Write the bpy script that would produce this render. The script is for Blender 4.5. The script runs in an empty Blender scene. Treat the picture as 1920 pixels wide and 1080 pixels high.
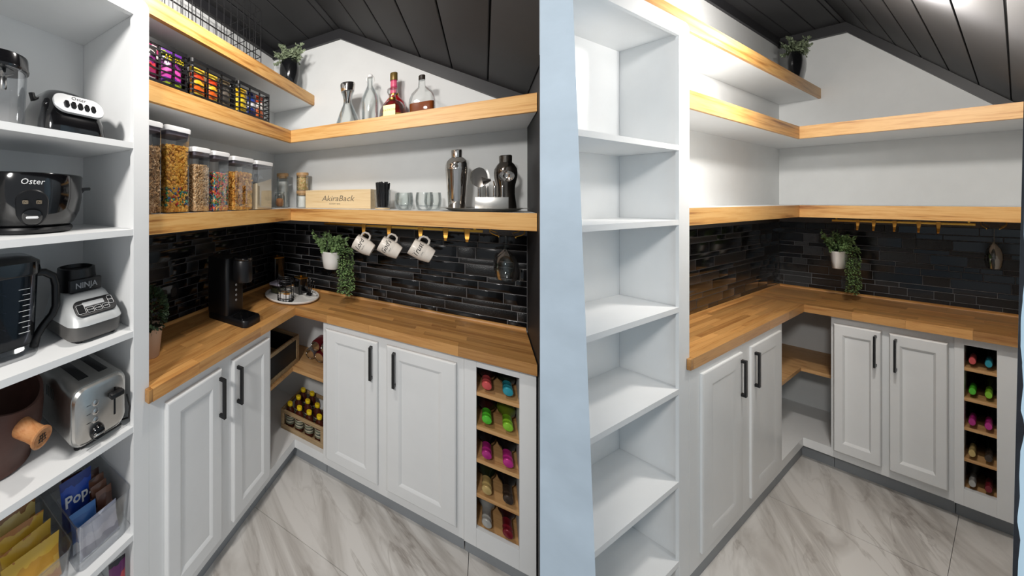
import bpy, bmesh, math, random
from mathutils import Matrix, Vector
random.seed(7)
sc = bpy.context.scene
COL = sc.collection
PI = math.pi

# ------------------------------------------------------------------ camera
FPX, PX, PY = 573.97, 492.57, 374.93           # focal length / principal point in pixels of a 1920x1080 frame
CAM = Vector((1.2747, -1.9079, 1.5361)); YAW = 2.1974
cd = bpy.data.cameras.new('camera'); cam = bpy.data.objects.new('camera', cd); COL.objects.link(cam)
cd.sensor_fit = 'HORIZONTAL'; cd.sensor_width = 36; cd.lens = FPX / 1920 * 36
cd.shift_x = (960 - PX) / 1920; cd.shift_y = (PY - 540) / 1920
cd.clip_start = 0.02; cd.clip_end = 60
cam.location = CAM; cam.rotation_euler = (PI / 2, 0, YAW - PI / 2)
sc.camera = cam

# ------------------------------------------------------------------ world, lamps, exposure
w = bpy.data.worlds.new('world'); sc.world = w; w.use_nodes = True
bg = w.node_tree.nodes['Background']
bg.inputs[0].default_value = (0.88, 0.94, 1.0, 1); bg.inputs[1].default_value = 0.42
sc.view_settings.view_transform = 'Standard'; sc.view_settings.look = 'None'
sc.view_settings.gamma = 1; sc.view_settings.use_curve_mapping = False
sc.view_settings.exposure = 0.0
sc.cycles.transparent_max_bounces = 32

class Room:
    def __init__(s, phi, t, scl, tag, key):
        s.A = Matrix.Rotation(phi, 3, 'Z') @ Matrix.Diagonal(scl) @ Matrix.Diagonal((1, -1, 1))
        s.T = Vector(t); s.tag = tag; s.key = key
    def world(s, p): return s.A @ Vector(p) + s.T
LEFT = Room(0, (0, 0, 0), (1, 1, 1), 'in stocked left pantry', 'L')
RIGHT = Room(-0.5591, (2.9748, 2.013, 0), (0.4349, 1.7294, 1.013), 'in bare right pantry', 'R')
ROOM = LEFT
def lamp(room, p, watts, radius, col):
    l = bpy.data.lights.new('ceiling_or_fill_light', 'POINT'); l.energy = watts; l.shadow_soft_size = radius; l.color = col
    o = bpy.data.objects.new('ceiling_or_fill_light', l); COL.objects.link(o); o.location = room.world(p)
lamp(LEFT, (0.72, 1.20, 2.43), 31, 0.05, (1.0, 0.95, 0.89))
lamp(RIGHT, (1.06, 1.08, 2.20), 40, 0.05, (1.0, 0.95, 0.89))
# unseen hall lamp behind the viewer, filling doors and floor from the front
lamp(LEFT, (0.88, 2.95, 2.38), 128, 0.12, (1.0, 0.97, 0.93))
lamp(RIGHT, (1.32, 1.38, 2.04), 9, 0.06, (1.0, 0.97, 0.93))  # fill light added inside the bare pantry, out of view, to brighten it

# ------------------------------------------------------------------ materials
def sr(r, g, b):
    f = lambda c: (c / 255 / 12.92) if c / 255 <= 0.04045 else ((c / 255 + 0.055) / 1.055) ** 2.4
    return (f(r), f(g), f(b), 1)
def newmat(name):
    m = bpy.data.materials.new(name); m.use_nodes = True
    return m, m.node_tree, m.node_tree.nodes['Principled BSDF']
def N(nt, t, **kw):
    n = nt.nodes.new(t)
    for k, v in kw.items(): setattr(n, k, v)
    return n
def canon(nt, scale=(1, 1, 1), rot=(0, 0, 0), rnd=False):
    a = N(nt, 'ShaderNodeAttribute', attribute_name='canon')
    mp = N(nt, 'ShaderNodeMapping'); mp.inputs['Scale'].default_value = scale; mp.inputs['Rotation'].default_value = rot
    nt.links.new(a.outputs['Vector'], mp.inputs['Vector'])
    if rnd:
        oi = N(nt, 'ShaderNodeObjectInfo'); ml = N(nt, 'ShaderNodeMath', operation='MULTIPLY'); ml.inputs[1].default_value = 37.0
        nt.links.new(oi.outputs['Random'], ml.inputs[0]); cx = N(nt, 'ShaderNodeCombineXYZ')
        for i in range(3): nt.links.new(ml.outputs[0], cx.inputs[i])
        nt.links.new(cx.outputs[0], mp.inputs['Location'])
    return mp.outputs[0]
def noise(nt, vec, scale, detail=4, rough=.55, dist=0.0):
    n = N(nt, 'ShaderNodeTexNoise'); n.inputs['Scale'].default_value = scale; n.inputs['Detail'].default_value = detail
    n.inputs['Roughness'].default_value = rough; n.inputs['Distortion'].default_value = dist
    nt.links.new(vec, n.inputs['Vector']); return n.outputs['Fac']
def ramp(nt, fac, stops):
    r = N(nt, 'ShaderNodeValToRGB'); e = r.color_ramp.elements
    while len(e) < len(stops): e.new(0.5)
    for i, (p, c) in enumerate(stops): e[i].position = p; e[i].color = c
    nt.links.new(fac, r.inputs[0]); return r.outputs[0]
def bump(nt, b, h, strength, dist=0.002):
    n = N(nt, 'ShaderNodeBump'); n.inputs['Strength'].default_value = strength; n.inputs['Distance'].default_value = dist
    nt.links.new(h, n.inputs['Height']); nt.links.new(n.outputs[0], b.inputs['Normal'])
def M(name, col, rough=.5, metal=0, var=0.06, vscale=9, bmp=0, bscale=60, spec=.5, coat=0, trans=0, ior=1.45, emit=None):
    m, nt, b = newmat(name)
    b.inputs['Roughness'].default_value = rough; b.inputs['Metallic'].default_value = metal
    b.inputs['Specular IOR Level'].default_value = spec; b.inputs['Coat Weight'].default_value = coat
    b.inputs['Coat Roughness'].default_value = .08
    b.inputs['Transmission Weight'].default_value = trans; b.inputs['IOR'].default_value = ior
    v = canon(nt)
    f = noise(nt, v, vscale)
    lo = tuple(c * (1 - var) for c in col[:3]) + (1,); hi = tuple(min(1, c * (1 + var)) for c in col[:3]) + (1,)
    nt.links.new(ramp(nt, f, [(.3, lo), (.7, hi)]), b.inputs['Base Color'])
    if bmp: bump(nt, b, noise(nt, v, bscale, 3), bmp)
    return m
def wood(name, cols, axis, freq=26, stretch=.06, rough=.45, rnd=False, bmp=.08, ring=0.5):
    m, nt, b = newmat(name)
    s = [1, 1, 1]; s[axis] = stretch
    v = canon(nt, tuple(s), rnd=rnd)
    f1 = noise(nt, v, freq, 6, .6, 1.2); f2 = noise(nt, v, freq * 5, 3, .5, .2); f3 = noise(nt, v, freq * .35, 2, .5, .8)
    mx = N(nt, 'ShaderNodeMix'); mx.inputs[0].default_value = .28
    nt.links.new(f1, mx.inputs[2]); nt.links.new(f2, mx.inputs[3])
    m2 = N(nt, 'ShaderNodeMix'); m2.inputs[0].default_value = .35
    nt.links.new(mx.outputs[0], m2.inputs[2]); nt.links.new(f3, m2.inputs[3])
    out = ramp(nt, m2.outputs[0], [(.36, cols[0]), (.455, cols[1]), (.53, cols[2]), (.60, cols[1]), (.66, cols[0])])
    if rnd:
        oi = N(nt, 'ShaderNodeObjectInfo'); mr = N(nt, 'ShaderNodeMapRange')
        mr.inputs[3].default_value = .74; mr.inputs[4].default_value = 1.22
        nt.links.new(oi.outputs['Random'], mr.inputs[0])
        hs = N(nt, 'ShaderNodeHueSaturation'); nt.links.new(out, hs.inputs['Color']); nt.links.new(mr.outputs[0], hs.inputs['Value']); out = hs.outputs[0]
    nt.links.new(out, b.inputs['Base Color'])
    b.inputs['Roughness'].default_value = rough
    bump(nt, b, f2, bmp, .001)
    return m
def clear(name, tint=(1, 1, 1), refl=1.0, rough=.03, edge=.05):
    """thin clear plastic or glass wall: see-through with a fresnel reflection and darker rims"""
    m = bpy.data.materials.new(name); m.use_nodes = True; nt = m.node_tree; nt.nodes.clear()
    o = N(nt, 'ShaderNodeOutputMaterial'); t = N(nt, 'ShaderNodeBsdfTransparent'); t.inputs[0].default_value = (*tint, 1)
    g = N(nt, 'ShaderNodeBsdfGlossy'); g.inputs['Roughness'].default_value = rough; g.inputs[0].default_value = (.9, .93, .95, 1)
    lw = N(nt, 'ShaderNodeLayerWeight'); lw.inputs[0].default_value = .30
    d = N(nt, 'ShaderNodeBsdfTransparent'); d.inputs[0].default_value = tuple(c * (1 - edge) for c in tint) + (1,)
    mt = N(nt, 'ShaderNodeMixShader'); nt.links.new(lw.outputs['Facing'], mt.inputs[0]); nt.links.new(t.outputs[0], mt.inputs[1]); nt.links.new(d.outputs[0], mt.inputs[2])
    ml = N(nt, 'ShaderNodeMath', operation='MULTIPLY'); ml.inputs[1].default_value = refl; nt.links.new(lw.outputs['Fresnel'], ml.inputs[0])
    mx = N(nt, 'ShaderNodeMixShader'); nt.links.new(ml.outputs[0], mx.inputs[0]); nt.links.new(mt.outputs[0], mx.inputs[1]); nt.links.new(g.outputs[0], mx.inputs[2])
    nt.links.new(mx.outputs[0], o.inputs[0]); return m
def bands(name, cols, axis=2, scale=8, rough=.3, jitter=.35):
    """printed foil: colour bands wandering along one axis"""
    m, nt, b = newmat(name)
    v = canon(nt); sp = N(nt, 'ShaderNodeSeparateXYZ'); nt.links.new(v, sp.inputs[0])
    ml = N(nt, 'ShaderNodeMath', operation='MULTIPLY'); ml.inputs[1].default_value = scale; nt.links.new(sp.outputs[axis], ml.inputs[0])
    nz = noise(nt, v, 22, 2, .5, 1.0); n2 = N(nt, 'ShaderNodeMath', operation='MULTIPLY_ADD'); n2.inputs[1].default_value = jitter
    nt.links.new(nz, n2.inputs[0]); nt.links.new(ml.outputs[0], n2.inputs[2])
    fr = N(nt, 'ShaderNodeMath', operation='FRACT'); nt.links.new(n2.outputs[0], fr.inputs[0])
    st = [(i / len(cols), c) for i, c in enumerate(cols)]
    r = N(nt, 'ShaderNodeValToRGB'); r.color_ramp.interpolation = 'CONSTANT'; e = r.color_ramp.elements
    while len(e) < len(st): e.new(.5)
    for i, (p, c) in enumerate(st): e[i].position = p; e[i].color = c
    nt.links.new(fr.outputs[0], r.inputs[0]); nt.links.new(r.outputs[0], b.inputs['Base Color'])
    b.inputs['Roughness'].default_value = rough; b.inputs['Specular IOR Level'].default_value = .7
    bump(nt, b, noise(nt, v, 40, 2), .35, .004)
    return m
def randcol(name, cols, rough=.6, scale=55):
    """pieces of mixed colour: cells pick a colour each"""
    m, nt, b = newmat(name)
    a = N(nt, 'ShaderNodeAttribute', attribute_name='tone')
    r = N(nt, 'ShaderNodeValToRGB'); r.color_ramp.interpolation = 'CONSTANT'; e = r.color_ramp.elements
    while len(e) < len(cols): e.new(.5)
    for i, c in enumerate(cols): e[i].position = i / len(cols); e[i].color = c
    nt.links.new(a.outputs['Fac'], r.inputs[0]); nt.links.new(r.outputs[0], b.inputs['Base Color'])
    b.inputs['Roughness'].default_value = rough
    return m

WALL = M('white_wall_paint', sr(226, 228, 228), .75, var=.02, bmp=.03, bscale=160)
WHITE = M('white_cabinet_paint', sr(232, 233, 233), .38, var=.015, bmp=.015, bscale=120)
CORNERW = M('corner_wall_paint', sr(214, 220, 226), .7, var=.02)
DRYWALL = M('pale_blue_drywall', sr(172, 188, 202), .8, var=.10, vscale=7, bmp=.25, bscale=35)
BLUEWALL = M('light_blue_paint', sr(190, 218, 236), .7, var=.03)
BLACKWALL = M('black_wall_paint', sr(44, 44, 46), .55, var=.08, vscale=30)
RAGGED = M('ragged_black_paint', sr(28, 29, 36), .7, var=.3, vscale=60, bmp=.5)
PLANK = M('black_ceiling_plank', sr(45, 45, 47), .66, var=.10, vscale=5, bmp=.04)
CROWN = M('black_trim_paint', sr(40, 40, 43), .45, var=.05)
GROOVE = M('plank_gap', sr(10, 10, 11), .9)
PINE = [sr(144, 88, 38), sr(206, 152, 84), sr(222, 176, 110)]
FASX = wood('pine_fascia_along_back', PINE, 0, 30, .05, .42)
FASY = wood('pine_fascia_along_left', PINE, 1, 30, .05, .42)
BLOCK = [sr(164, 108, 56), sr(192, 138, 78), sr(206, 154, 92)]
STAVEX = wood('butcher_block_along_back', BLOCK, 0, 34, .07, .36, True, .05)
STAVEY = wood('butcher_block_along_left', BLOCK, 1, 34, .07, .36, True, .05)
PLY = wood('plywood_shelf', [sr(170, 122, 74), sr(196, 150, 98), sr(208, 164, 112)], 0, 30, .1, .5)
PALEWOOD = wood('pale_pine', [sr(206, 168, 116), sr(226, 196, 148), sr(234, 208, 164)], 0, 22, .08, .55)
GREYWOOD = wood('weathered_crate_wood', [sr(128, 104, 74), sr(160, 134, 98), sr(178, 152, 116)], 0, 30, .1, .65)
TILE = M('black_glazed_tile', sr(13, 13, 15), .12, var=.2, spec=.55)
TILER = M('black_textured_tile', sr(19, 20, 22), .34, var=.3, vscale=120, bmp=.6, bscale=190, spec=.6)
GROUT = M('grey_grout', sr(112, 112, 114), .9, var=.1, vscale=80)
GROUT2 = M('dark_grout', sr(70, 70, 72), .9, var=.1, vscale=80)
KICK = M('grey_toe_kick', sr(150, 154, 158), .6, var=.04)
BLACK = M('matte_black_metal', sr(20, 20, 22), .42, var=.1)
BLACKP = M('black_plastic', sr(16, 16, 18), .35, var=.1)
GLOSSB = M('gloss_black_plastic', sr(12, 12, 14), .1, var=.1, spec=.6, coat=.4)
STEEL = M('brushed_steel', sr(196, 194, 190), .28, 1, var=.05, vscale=40)
CHROME = M('chrome', sr(206, 202, 198), .08, 1, var=.02)
SILVERP = M('silver_plastic', sr(160, 162, 164), .35, .35, var=.03)
GOLD = M('brushed_gold', sr(206, 158, 72), .3, 1, var=.05)
GOLDP = M('gold_painted_hook', sr(196, 142, 58), .4, .6, var=.06)
WHITEP = M('white_plastic', sr(240, 240, 240), .35, var=.01)
CERAM = M('white_ceramic', sr(236, 234, 230), .2, var=.02, spec=.6)
MUGW = M('cream_speckled_ceramic', sr(226, 218, 208), .3, var=.05, vscale=200)
INK = M('black_print', sr(24, 24, 26), .6)
GREYINK = M('grey_print', sr(120, 108, 90), .7)
WHITEINK = M('white_print', sr(230, 230, 230), .5)
CLEAR = clear('clear_plastic', (.968, .971, .977), .32, .03, .16)
GLASS = clear('clear_glass', (.972, .982, .978), .62, .012, .10)
SMOKE = clear('smoked_plastic', (.42, .43, .48), .8, .04, .3)
LEAF = M('leaf_green', sr(126, 154, 100), .5, var=.35, vscale=60)
LEAFD = M('dark_leaf_green', sr(48, 66, 42), .5, var=.35, vscale=60)
LEAFG = M('grey_green_leaf', sr(138, 150, 122), .55, var=.35, vscale=60)
SOIL = M('potting_moss', sr(50, 46, 34), .9, var=.3)

def marble():
    m, nt, b = newmat('white_marble_tile')
    v = canon(nt, (1, 1, 1), (0, 0, math.radians(-38)), False)
    sp = N(nt, 'ShaderNodeMapping'); sp.inputs['Scale'].default_value = (.55, 2.2, 1); nt.links.new(v, sp.inputs[0])
    f1 = noise(nt, sp.outputs[0], 1.25, 6, .56, 1.1); f2 = noise(nt, sp.outputs[0], 3.0, 5, .55, 1.2); f3 = noise(nt, v, 1.3, 3)
    def vein(f, wd):
        s = N(nt, 'ShaderNodeMath', operation='SUBTRACT'); s.inputs[1].default_value = .5; nt.links.new(f, s.inputs[0])
        a = N(nt, 'ShaderNodeMath', operation='ABSOLUTE'); nt.links.new(s.outputs[0], a.inputs[0])
        mr = N(nt, 'ShaderNodeMapRange'); mr.inputs[1].default_value = 0; mr.inputs[2].default_value = wd; mr.inputs[3].default_value = 1; mr.inputs[4].default_value = 0
        nt.links.new(a.outputs[0], mr.inputs[0]); return mr.outputs[0]
    v1 = vein(f1, .085); v2 = vein(f2, .035)
    g = N(nt, 'ShaderNodeMapRange'); g.inputs[1].default_value = .42; g.inputs[2].default_value = .62; nt.links.new(f3, g.inputs[0])
    k = N(nt, 'ShaderNodeMath', operation='MULTIPLY'); nt.links.new(v1, k.inputs[0]); k.inputs[1].default_value = .55
    k2 = N(nt, 'ShaderNodeMath', operation='MULTIPLY'); nt.links.new(v2, k2.inputs[0]); nt.links.new(g.outputs[0], k2.inputs[1])
    k3 = N(nt, 'ShaderNodeMath', operation='MULTIPLY_ADD'); nt.links.new(k2.outputs[0], k3.inputs[0]); k3.inputs[1].default_value = .45; nt.links.new(k.outputs[0], k3.inputs[2])
    nt.links.new(ramp(nt, k3.outputs[0], [(0, sr(226, 222, 217)), (.35, sr(204, 199, 193)), (1, sr(158, 150, 143))]), b.inputs['Base Color'])
    b.inputs['Roughness'].default_value = .3
    return m
MARBLE = marble()

# ------------------------------------------------------------------ mesh builder
class MB:
    def __init__(s): s.v = []; s.f = []; s.t = []
    def add(s, vs, fs, tone=0.0):
        o = len(s.v); s.v += [Vector(p) for p in vs]; s.f += [tuple(i + o for i in f) for f in fs]; s.t += [tone] * len(vs); return s
    def box(s, x0, x1, y0, y1, z0, z1, bev=0, tone=0.0):
        if bev <= 0:
            return s.add([(x0, y0, z0), (x1, y0, z0), (x1, y1, z0), (x0, y1, z0), (x0, y0, z1), (x1, y0, z1), (x1, y1, z1), (x0, y1, z1)],
                         [(0, 3, 2, 1), (4, 5, 6, 7), (0, 1, 5, 4), (1, 2, 6, 5), (2, 3, 7, 6), (3, 0, 4, 7)], tone)
        bm = bmesh.new(); bmesh.ops.create_cube(bm, size=1)
        for q in bm.verts: q.co = Vector(((x0 + x1) / 2 + q.co.x * (x1 - x0), (y0 + y1) / 2 + q.co.y * (y1 - y0), (z0 + z1) / 2 + q.co.z * (z1 - z0)))
        bmesh.ops.bevel(bm, geom=bm.edges[:], offset=bev, segments=2, profile=.5, affect='EDGES')
        bm.verts.index_update(); s.add([q.co.copy() for q in bm.verts], [[q.index for q in f.verts] for f in bm.faces], tone); bm.free(); return s
    def loft(s, rings, cap0=True, cap1=True, closed=True, tone=0.0):
        n = len(rings[0]); vs = [p for r in rings for p in r]; fs = []
        for i in range(len(rings) - 1):
            for j in range(n if closed else n - 1):
                k = (j + 1) % n; fs.append((i * n + j, i * n + k, (i + 1) * n + k, (i + 1) * n + j))
        if cap0: fs.append(tuple(range(n - 1, -1, -1)))
        if cap1: fs.append(tuple(range((len(rings) - 1) * n, len(rings) * n)))
        return s.add(vs, fs, tone)
    def lathe(s, prof, seg=28, c=(0, 0, 0), cap0=True, cap1=True, sx=1, sy=1, tone=0.0):
        return s.loft([[(c[0] + sx * r * math.cos(2 * PI * k / seg), c[1] + sy * r * math.sin(2 * PI * k / seg), c[2] + z) for k in range(seg)] for r, z in prof], cap0, cap1, True, tone)
    def shell(s, prof, th=.002, seg=28, c=(0, 0, 0)):
        """open vessel with a real wall: outside up, inside down"""
        inn = [(max(r - th, .0005), z) for r, z in prof]; inn[0] = (inn[0][0], prof[0][1] + th)
        return s.lathe(prof + inn[::-1], seg, c, True, True)
    def tube(s, pts, r, seg=8, closed=False, tone=0.0):
        pts = [Vector(p) for p in pts]; n = len(pts); rings = []; ref = None
        for i, p in enumerate(pts):
            if closed: d = pts[(i + 1) % n] - pts[i - 1]
            else: d = pts[min(i + 1, n - 1)] - pts[max(i - 1, 0)]
            d.normalize()
            if ref is None: ref = d.orthogonal().normalized()
            ref = (ref - d * ref.dot(d)); ref = ref.normalized() if ref.length > 1e-6 else d.orthogonal().normalized()
            b = d.cross(ref); rr = r[i] if isinstance(r, (list, tuple)) else r
            rings.append([p + (ref * math.cos(2 * PI * k / seg) + b * math.sin(2 * PI * k / seg)) * rr for k in range(seg)])
        if closed: rings.append(rings[0]); return s.loft(rings, False, False, True, tone)
        return s.loft(rings, True, True, True, tone)
    def prism(s, poly, z0, z1, tone=0.0):
        n = len(poly)
        return s.add([(x, y, z0) for x, y in poly] + [(x, y, z1) for x, y in poly],
                     [tuple(range(n - 1, -1, -1)), tuple(range(n, 2 * n))] + [(i, (i + 1) % n, n + (i + 1) % n, n + i) for i in range(n)], tone)
    def bar(s, a, b, w, h, tone=0.0, upv=(0, 0, 1)):
        a = Vector(a); b = Vector(b); d = (b - a).normalized(); u = Vector(upv)
        if abs(d.dot(u)) > .95: u = Vector((1, 0, 0))
        r = d.cross(u).normalized() * w / 2; u2 = r.cross(d).normalized() * h / 2
        return s.loft([[p + r + u2, p - r + u2, p - r - u2, p + r - u2] for p in (a, b)], True, True, True, tone)
    def ellipsoid(s, c, rx, ry, rz, seg=14, rings=8, tone=0.0):
        pr = []
        for i in range(1, rings): a = PI * i / rings; pr.append((math.sin(a), -math.cos(a)))
        return s.loft([[(c[0] + rx * r * math.cos(2 * PI * k / seg), c[1] + ry * r * math.sin(2 * PI * k / seg), c[2] + rz * z) for k in range(seg)] for r, z in pr], True, True, True, tone)
    def xf(s, mat):
        s.v = [mat @ p for p in s.v]; return s
    def rz(s, a): return s.xf(Matrix.Rotation(a, 3, 'Z'))
    def mv(s, x, y, z): s.v = [p + Vector((x, y, z)) for p in s.v]; return s
    def build(s, name, mat, parent=None, loc=None, ang=38, recalc=True):
        A = ROOM.A
        me = bpy.data.meshes.new(name)
        me.from_pydata([A @ p for p in s.v], [], s.f)
        if recalc:
            bm = bmesh.new(); bm.from_mesh(me); bmesh.ops.recalc_face_normals(bm, faces=bm.faces[:]); bm.to_mesh(me); bm.free()
        at = me.attributes.new('canon', 'FLOAT_VECTOR', 'POINT')
        off = Vector(loc) if loc is not None else Vector(parent.get('_loc', (0, 0, 0)) if parent else (0, 0, 0))
        off = Vector((0, 0, 0)) if name == 'stave' else off
        at.data.foreach_set('vector', [c for p in s.v for c in (p + off)])
        if any(s.t):
            tn = me.attributes.new('tone', 'FLOAT', 'POINT'); tn.data.foreach_set('value', s.t)
        me.polygons.foreach_set('use_smooth', [True] * len(me.polygons)); me.set_sharp_from_angle(angle=math.radians(ang))
        me.materials.append(mat)
        o = bpy.data.objects.new(name, me); COL.objects.link(o)
        if parent: o.parent = parent
        if loc is not None: o.location = ROOM.world(loc)
        elif not parent: o.location = ROOM.T
        return o
LOCS = []
def thing(name, label, cat, loc, group=None):
    o = bpy.data.objects.new(name, None); COL.objects.link(o); o.empty_display_size = .05
    o.location = ROOM.world(loc); o['_loc'] = tuple(loc); LOCS.append(o)
    return tag(o, label, cat, group)
def tag(o, label, cat, group=None):
    o['label'] = label; o['category'] = cat
    if group: o['group'] = group
    return o
def struct(o, label=None):
    o['kind'] = 'structure'
    if label: o['label'] = label
    return o
def rrect(w, d, r, n=5, cx=0, cy=0):
    """rounded rectangle outline in plan"""
    out = []; r = min(r, w / 2 - 1e-4, d / 2 - 1e-4)
    for sxx, syy, a0 in ((1, 1, 0), (-1, 1, PI / 2), (-1, -1, PI), (1, -1, 1.5 * PI)):
        for k in range(n + 1):
            a = a0 + PI / 2 * k / n; out.append((cx + sxx * (w / 2 - r) + r * math.cos(a), cy + syy * (d / 2 - r) + r * math.sin(a)))
    return out
def rstack(mb, secs, n=5):
    """secs: (z, w, d, r, cx, cy)"""
    return mb.loft([[(x, y, z) for x, y in rrect(ww, d, r, n, cx, cy)] for z, ww, d, r, cx, cy in secs])
def plate(mb, o, u, v, w, h, th, r=.004, n=4):
    """rounded plate: centre o, plane axes u,v; thickness along u x v"""
    u = Vector(u).normalized(); v = Vector(v).normalized(); nn = v.cross(u); o = Vector(o)
    c = max(min(th * .5, .0012), 1e-4)
    return mb.loft([[o + u * x + v * y + nn * k for x, y in rrect(w - 2 * i, h - 2 * i, max(r - i, .0005), n)] for k, i in ((0, 0), (th - c, 0), (th, c))])
_txt = {}
def text(mb, s, o, u, v, size, th=.0006, shear=0, bend=None, align='CENTER', bold=0):
    key = (s, size, shear, bold)
    if key not in _txt:
        cu = bpy.data.curves.new('t', 'FONT'); cu.body = s; cu.size = size; cu.align_x = align; cu.align_y = 'CENTER'; cu.shear = shear; cu.offset = bold; cu.resolution_u = 2
        ob = bpy.data.objects.new('t', cu); COL.objects.link(ob); dg = bpy.context.evaluated_depsgraph_get(); dg.update()
        me = ob.evaluated_get(dg).to_mesh(); _txt[key] = ([q.co.copy() for q in me.vertices], [tuple(p.vertices) for p in me.polygons])
        ob.evaluated_get(dg).to_mesh_clear(); bpy.data.objects.remove(ob); bpy.data.curves.remove(cu)
    vs, fs = _txt[key]; u = Vector(u).normalized(); v = Vector(v).normalized(); n = v.cross(u); o = Vector(o)
    f = bend if bend else (lambda x, y: o + u * x + v * y + n * th)
    return mb.add([f(p.x, p.y) for p in vs], fs)

# ------------------------------------------------------------------ the two pantries: shell and fixtures
Z1B, Z1T, Z2B, Z2T, Z3B, Z3T = 1.417, 1.4855, 1.8737, 1.9447, 2.1854, 2.2506
ZCB, ZC = 0.8776, 0.92
SD = 0.354                     # shelf depth
D1, D2 = 0.400, 0.3817         # counter depth, left leg and back leg
LB, BS, BK = 1.309, 1.3635, 0.377
C1, C2 = 0.3958, 0.3655
CEIL, XAP, SLOPE = 2.640, 0.519, -0.671
KX, KY = 0.344, 0.300
SHELVES = (1.718, 1.4431, 1.1214, 0.8196, 0.4785, 0.1853)
def ceil_z(x): return CEIL if x < XAP else CEIL + SLOPE * (x - XAP)

def build_shell(W, ymax_l, ymax, xmax_floor):
    t = ROOM.tag
    # floor of large marble tiles
    fl = struct(MB().box(-.1, xmax_floor, -.1, ymax, -.06, -.006).build('floor', GROUT), 'marble tiled floor ' + t)
    fl['_loc'] = (0, 0, 0)
    xs = [-.1, 1.22, xmax_floor]; ys = [-.1, .69, 1.30, 1.91, ymax]
    for i in range(2):
        for j in range(len(ys) - 1):
            if ys[j + 1] - ys[j] > .02 and xs[i + 1] - xs[i] > .02:
                MB().box(xs[i] + .0012, xs[i + 1] - .0012, ys[j] + .0012, ys[j + 1] - .0012, -.006, 0).build('floor_tile', MARBLE, fl)
    # left wall, back wall with the sloped top, right wall
    wl = struct(MB().box(-.1, 0, -.1, ymax_l, 0, CEIL + .06).build('wall_left', WALL), 'white wall carrying the shelves along the left side ' + t); wl['_loc'] = (0, 0, 0)
    xe = W + .02
    poly = [(-.1, 0), (xe, 0), (xe, ceil_z(xe) + .06), (XAP, CEIL + .06), (-.1, CEIL + .06)]
    m = MB(); n = len(poly)
    m.loft([[(x, 0, z) for x, z in poly], [(x, -.1, z) for x, z in poly]])
    wb = struct(m.build('wall_back', WALL), 'white gable end wall ' + t); wb['_loc'] = (0, 0, 0)
    # ceiling of black planks running to the back wall
    m = MB(); R_ = ROOM.key == 'R'; x1 = W + (.30 if R_ else .025)
    def yend(x):                      # planks die into the partition between the pantries
        if R_: return 1.60 if x <= XAP else 1.9 - (x - XAP) * .42
        return min(ymax, 1.908 - (x - 1.2747) / .1094 - .01)
    for a, b in (((-.05, XAP), (XAP, x1)) if R_ else ((-.05, XAP), (XAP, 1.289), (1.289, x1))):
        za, zb = ceil_z(a), ceil_z(b)
        m.add([(a, -.05, za + .016), (b, -.05, zb + .016), (b, yend(b), zb + .016), (a, yend(a), za + .016), (a, -.05, za + .06), (b, -.05, zb + .06), (b, yend(b), zb + .06), (a, yend(a), za + .06)],
              [(0, 3, 2, 1), (4, 5, 6, 7), (0, 1, 5, 4), (1, 2, 6, 5), (2, 3, 7, 6), (3, 0, 4, 7)])
    ce = struct(m.build('ceiling', GROOVE), 'black planked ceiling, flat then sloping ' + t); ce['_loc'] = (0, 0, 0)
    edges = [-.04, .12, .30, .48, XAP]; se = [XAP, .69, .84, .988, 1.139, 1.289, 1.44, 1.59, 1.74, 1.9]
    def pl(a, b, first):
        g = .0022; a2, b2 = a + g, b - g; m = MB(); sl = 0 if first else SLOPE
        za = CEIL if first else ceil_z(a2); zb = CEIL if first else ceil_z(b2)
        nx, nz = (0, 1) if first else (-SLOPE / math.hypot(1, SLOPE), 1 / math.hypot(1, SLOPE)); tk = .018; c = .003
        sec = [(a2, za + tk), (a2, za + c), (a2 + c, za + sl * c), (b2 - c, zb - sl * c), (b2, zb + c), (b2, zb + tk)]
        sec = [(x + (0 if i in (1, 2, 3, 4) else nx * 0), z) for i, (x, z) in enumerate(sec)]
        m.loft([[(x, 0, z) for x, z in sec], [(x, yend(x), z) for x, z in sec]])
        m.build('plank', PLANK, ce)
    for a, b in zip(edges, edges[1:]): pl(a, b, True)
    for a, b in zip(se, se[1:]):
        if a < x1 - .02: pl(a, min(b, x1), False)
    # crown trim following the gable and the left wall
    m = MB()
    H = .062; TH = .022
    for (xa, za), (xb, zb) in (((0, CEIL), (XAP, CEIL)), ((XAP, CEIL), (W + .01, ceil_z(W + .01)))):
        m.loft([[(xa, .0, za), (xa, TH, za), (xa, TH, za - H), (xa, .0, za - H)], [(xb, .0, zb), (xb, TH, zb), (xb, TH, zb - H), (xb, .0, zb - H)]])
    struct(m.build('trim_1', CROWN), 'black trim following the gable of the back wall ' + t)
    struct(MB().box(0, TH, TH, ymax_l, CEIL - .055, CEIL).build('trim_2', CROWN), 'black trim along the top of the left wall ' + t)
    return wl, wb

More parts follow.
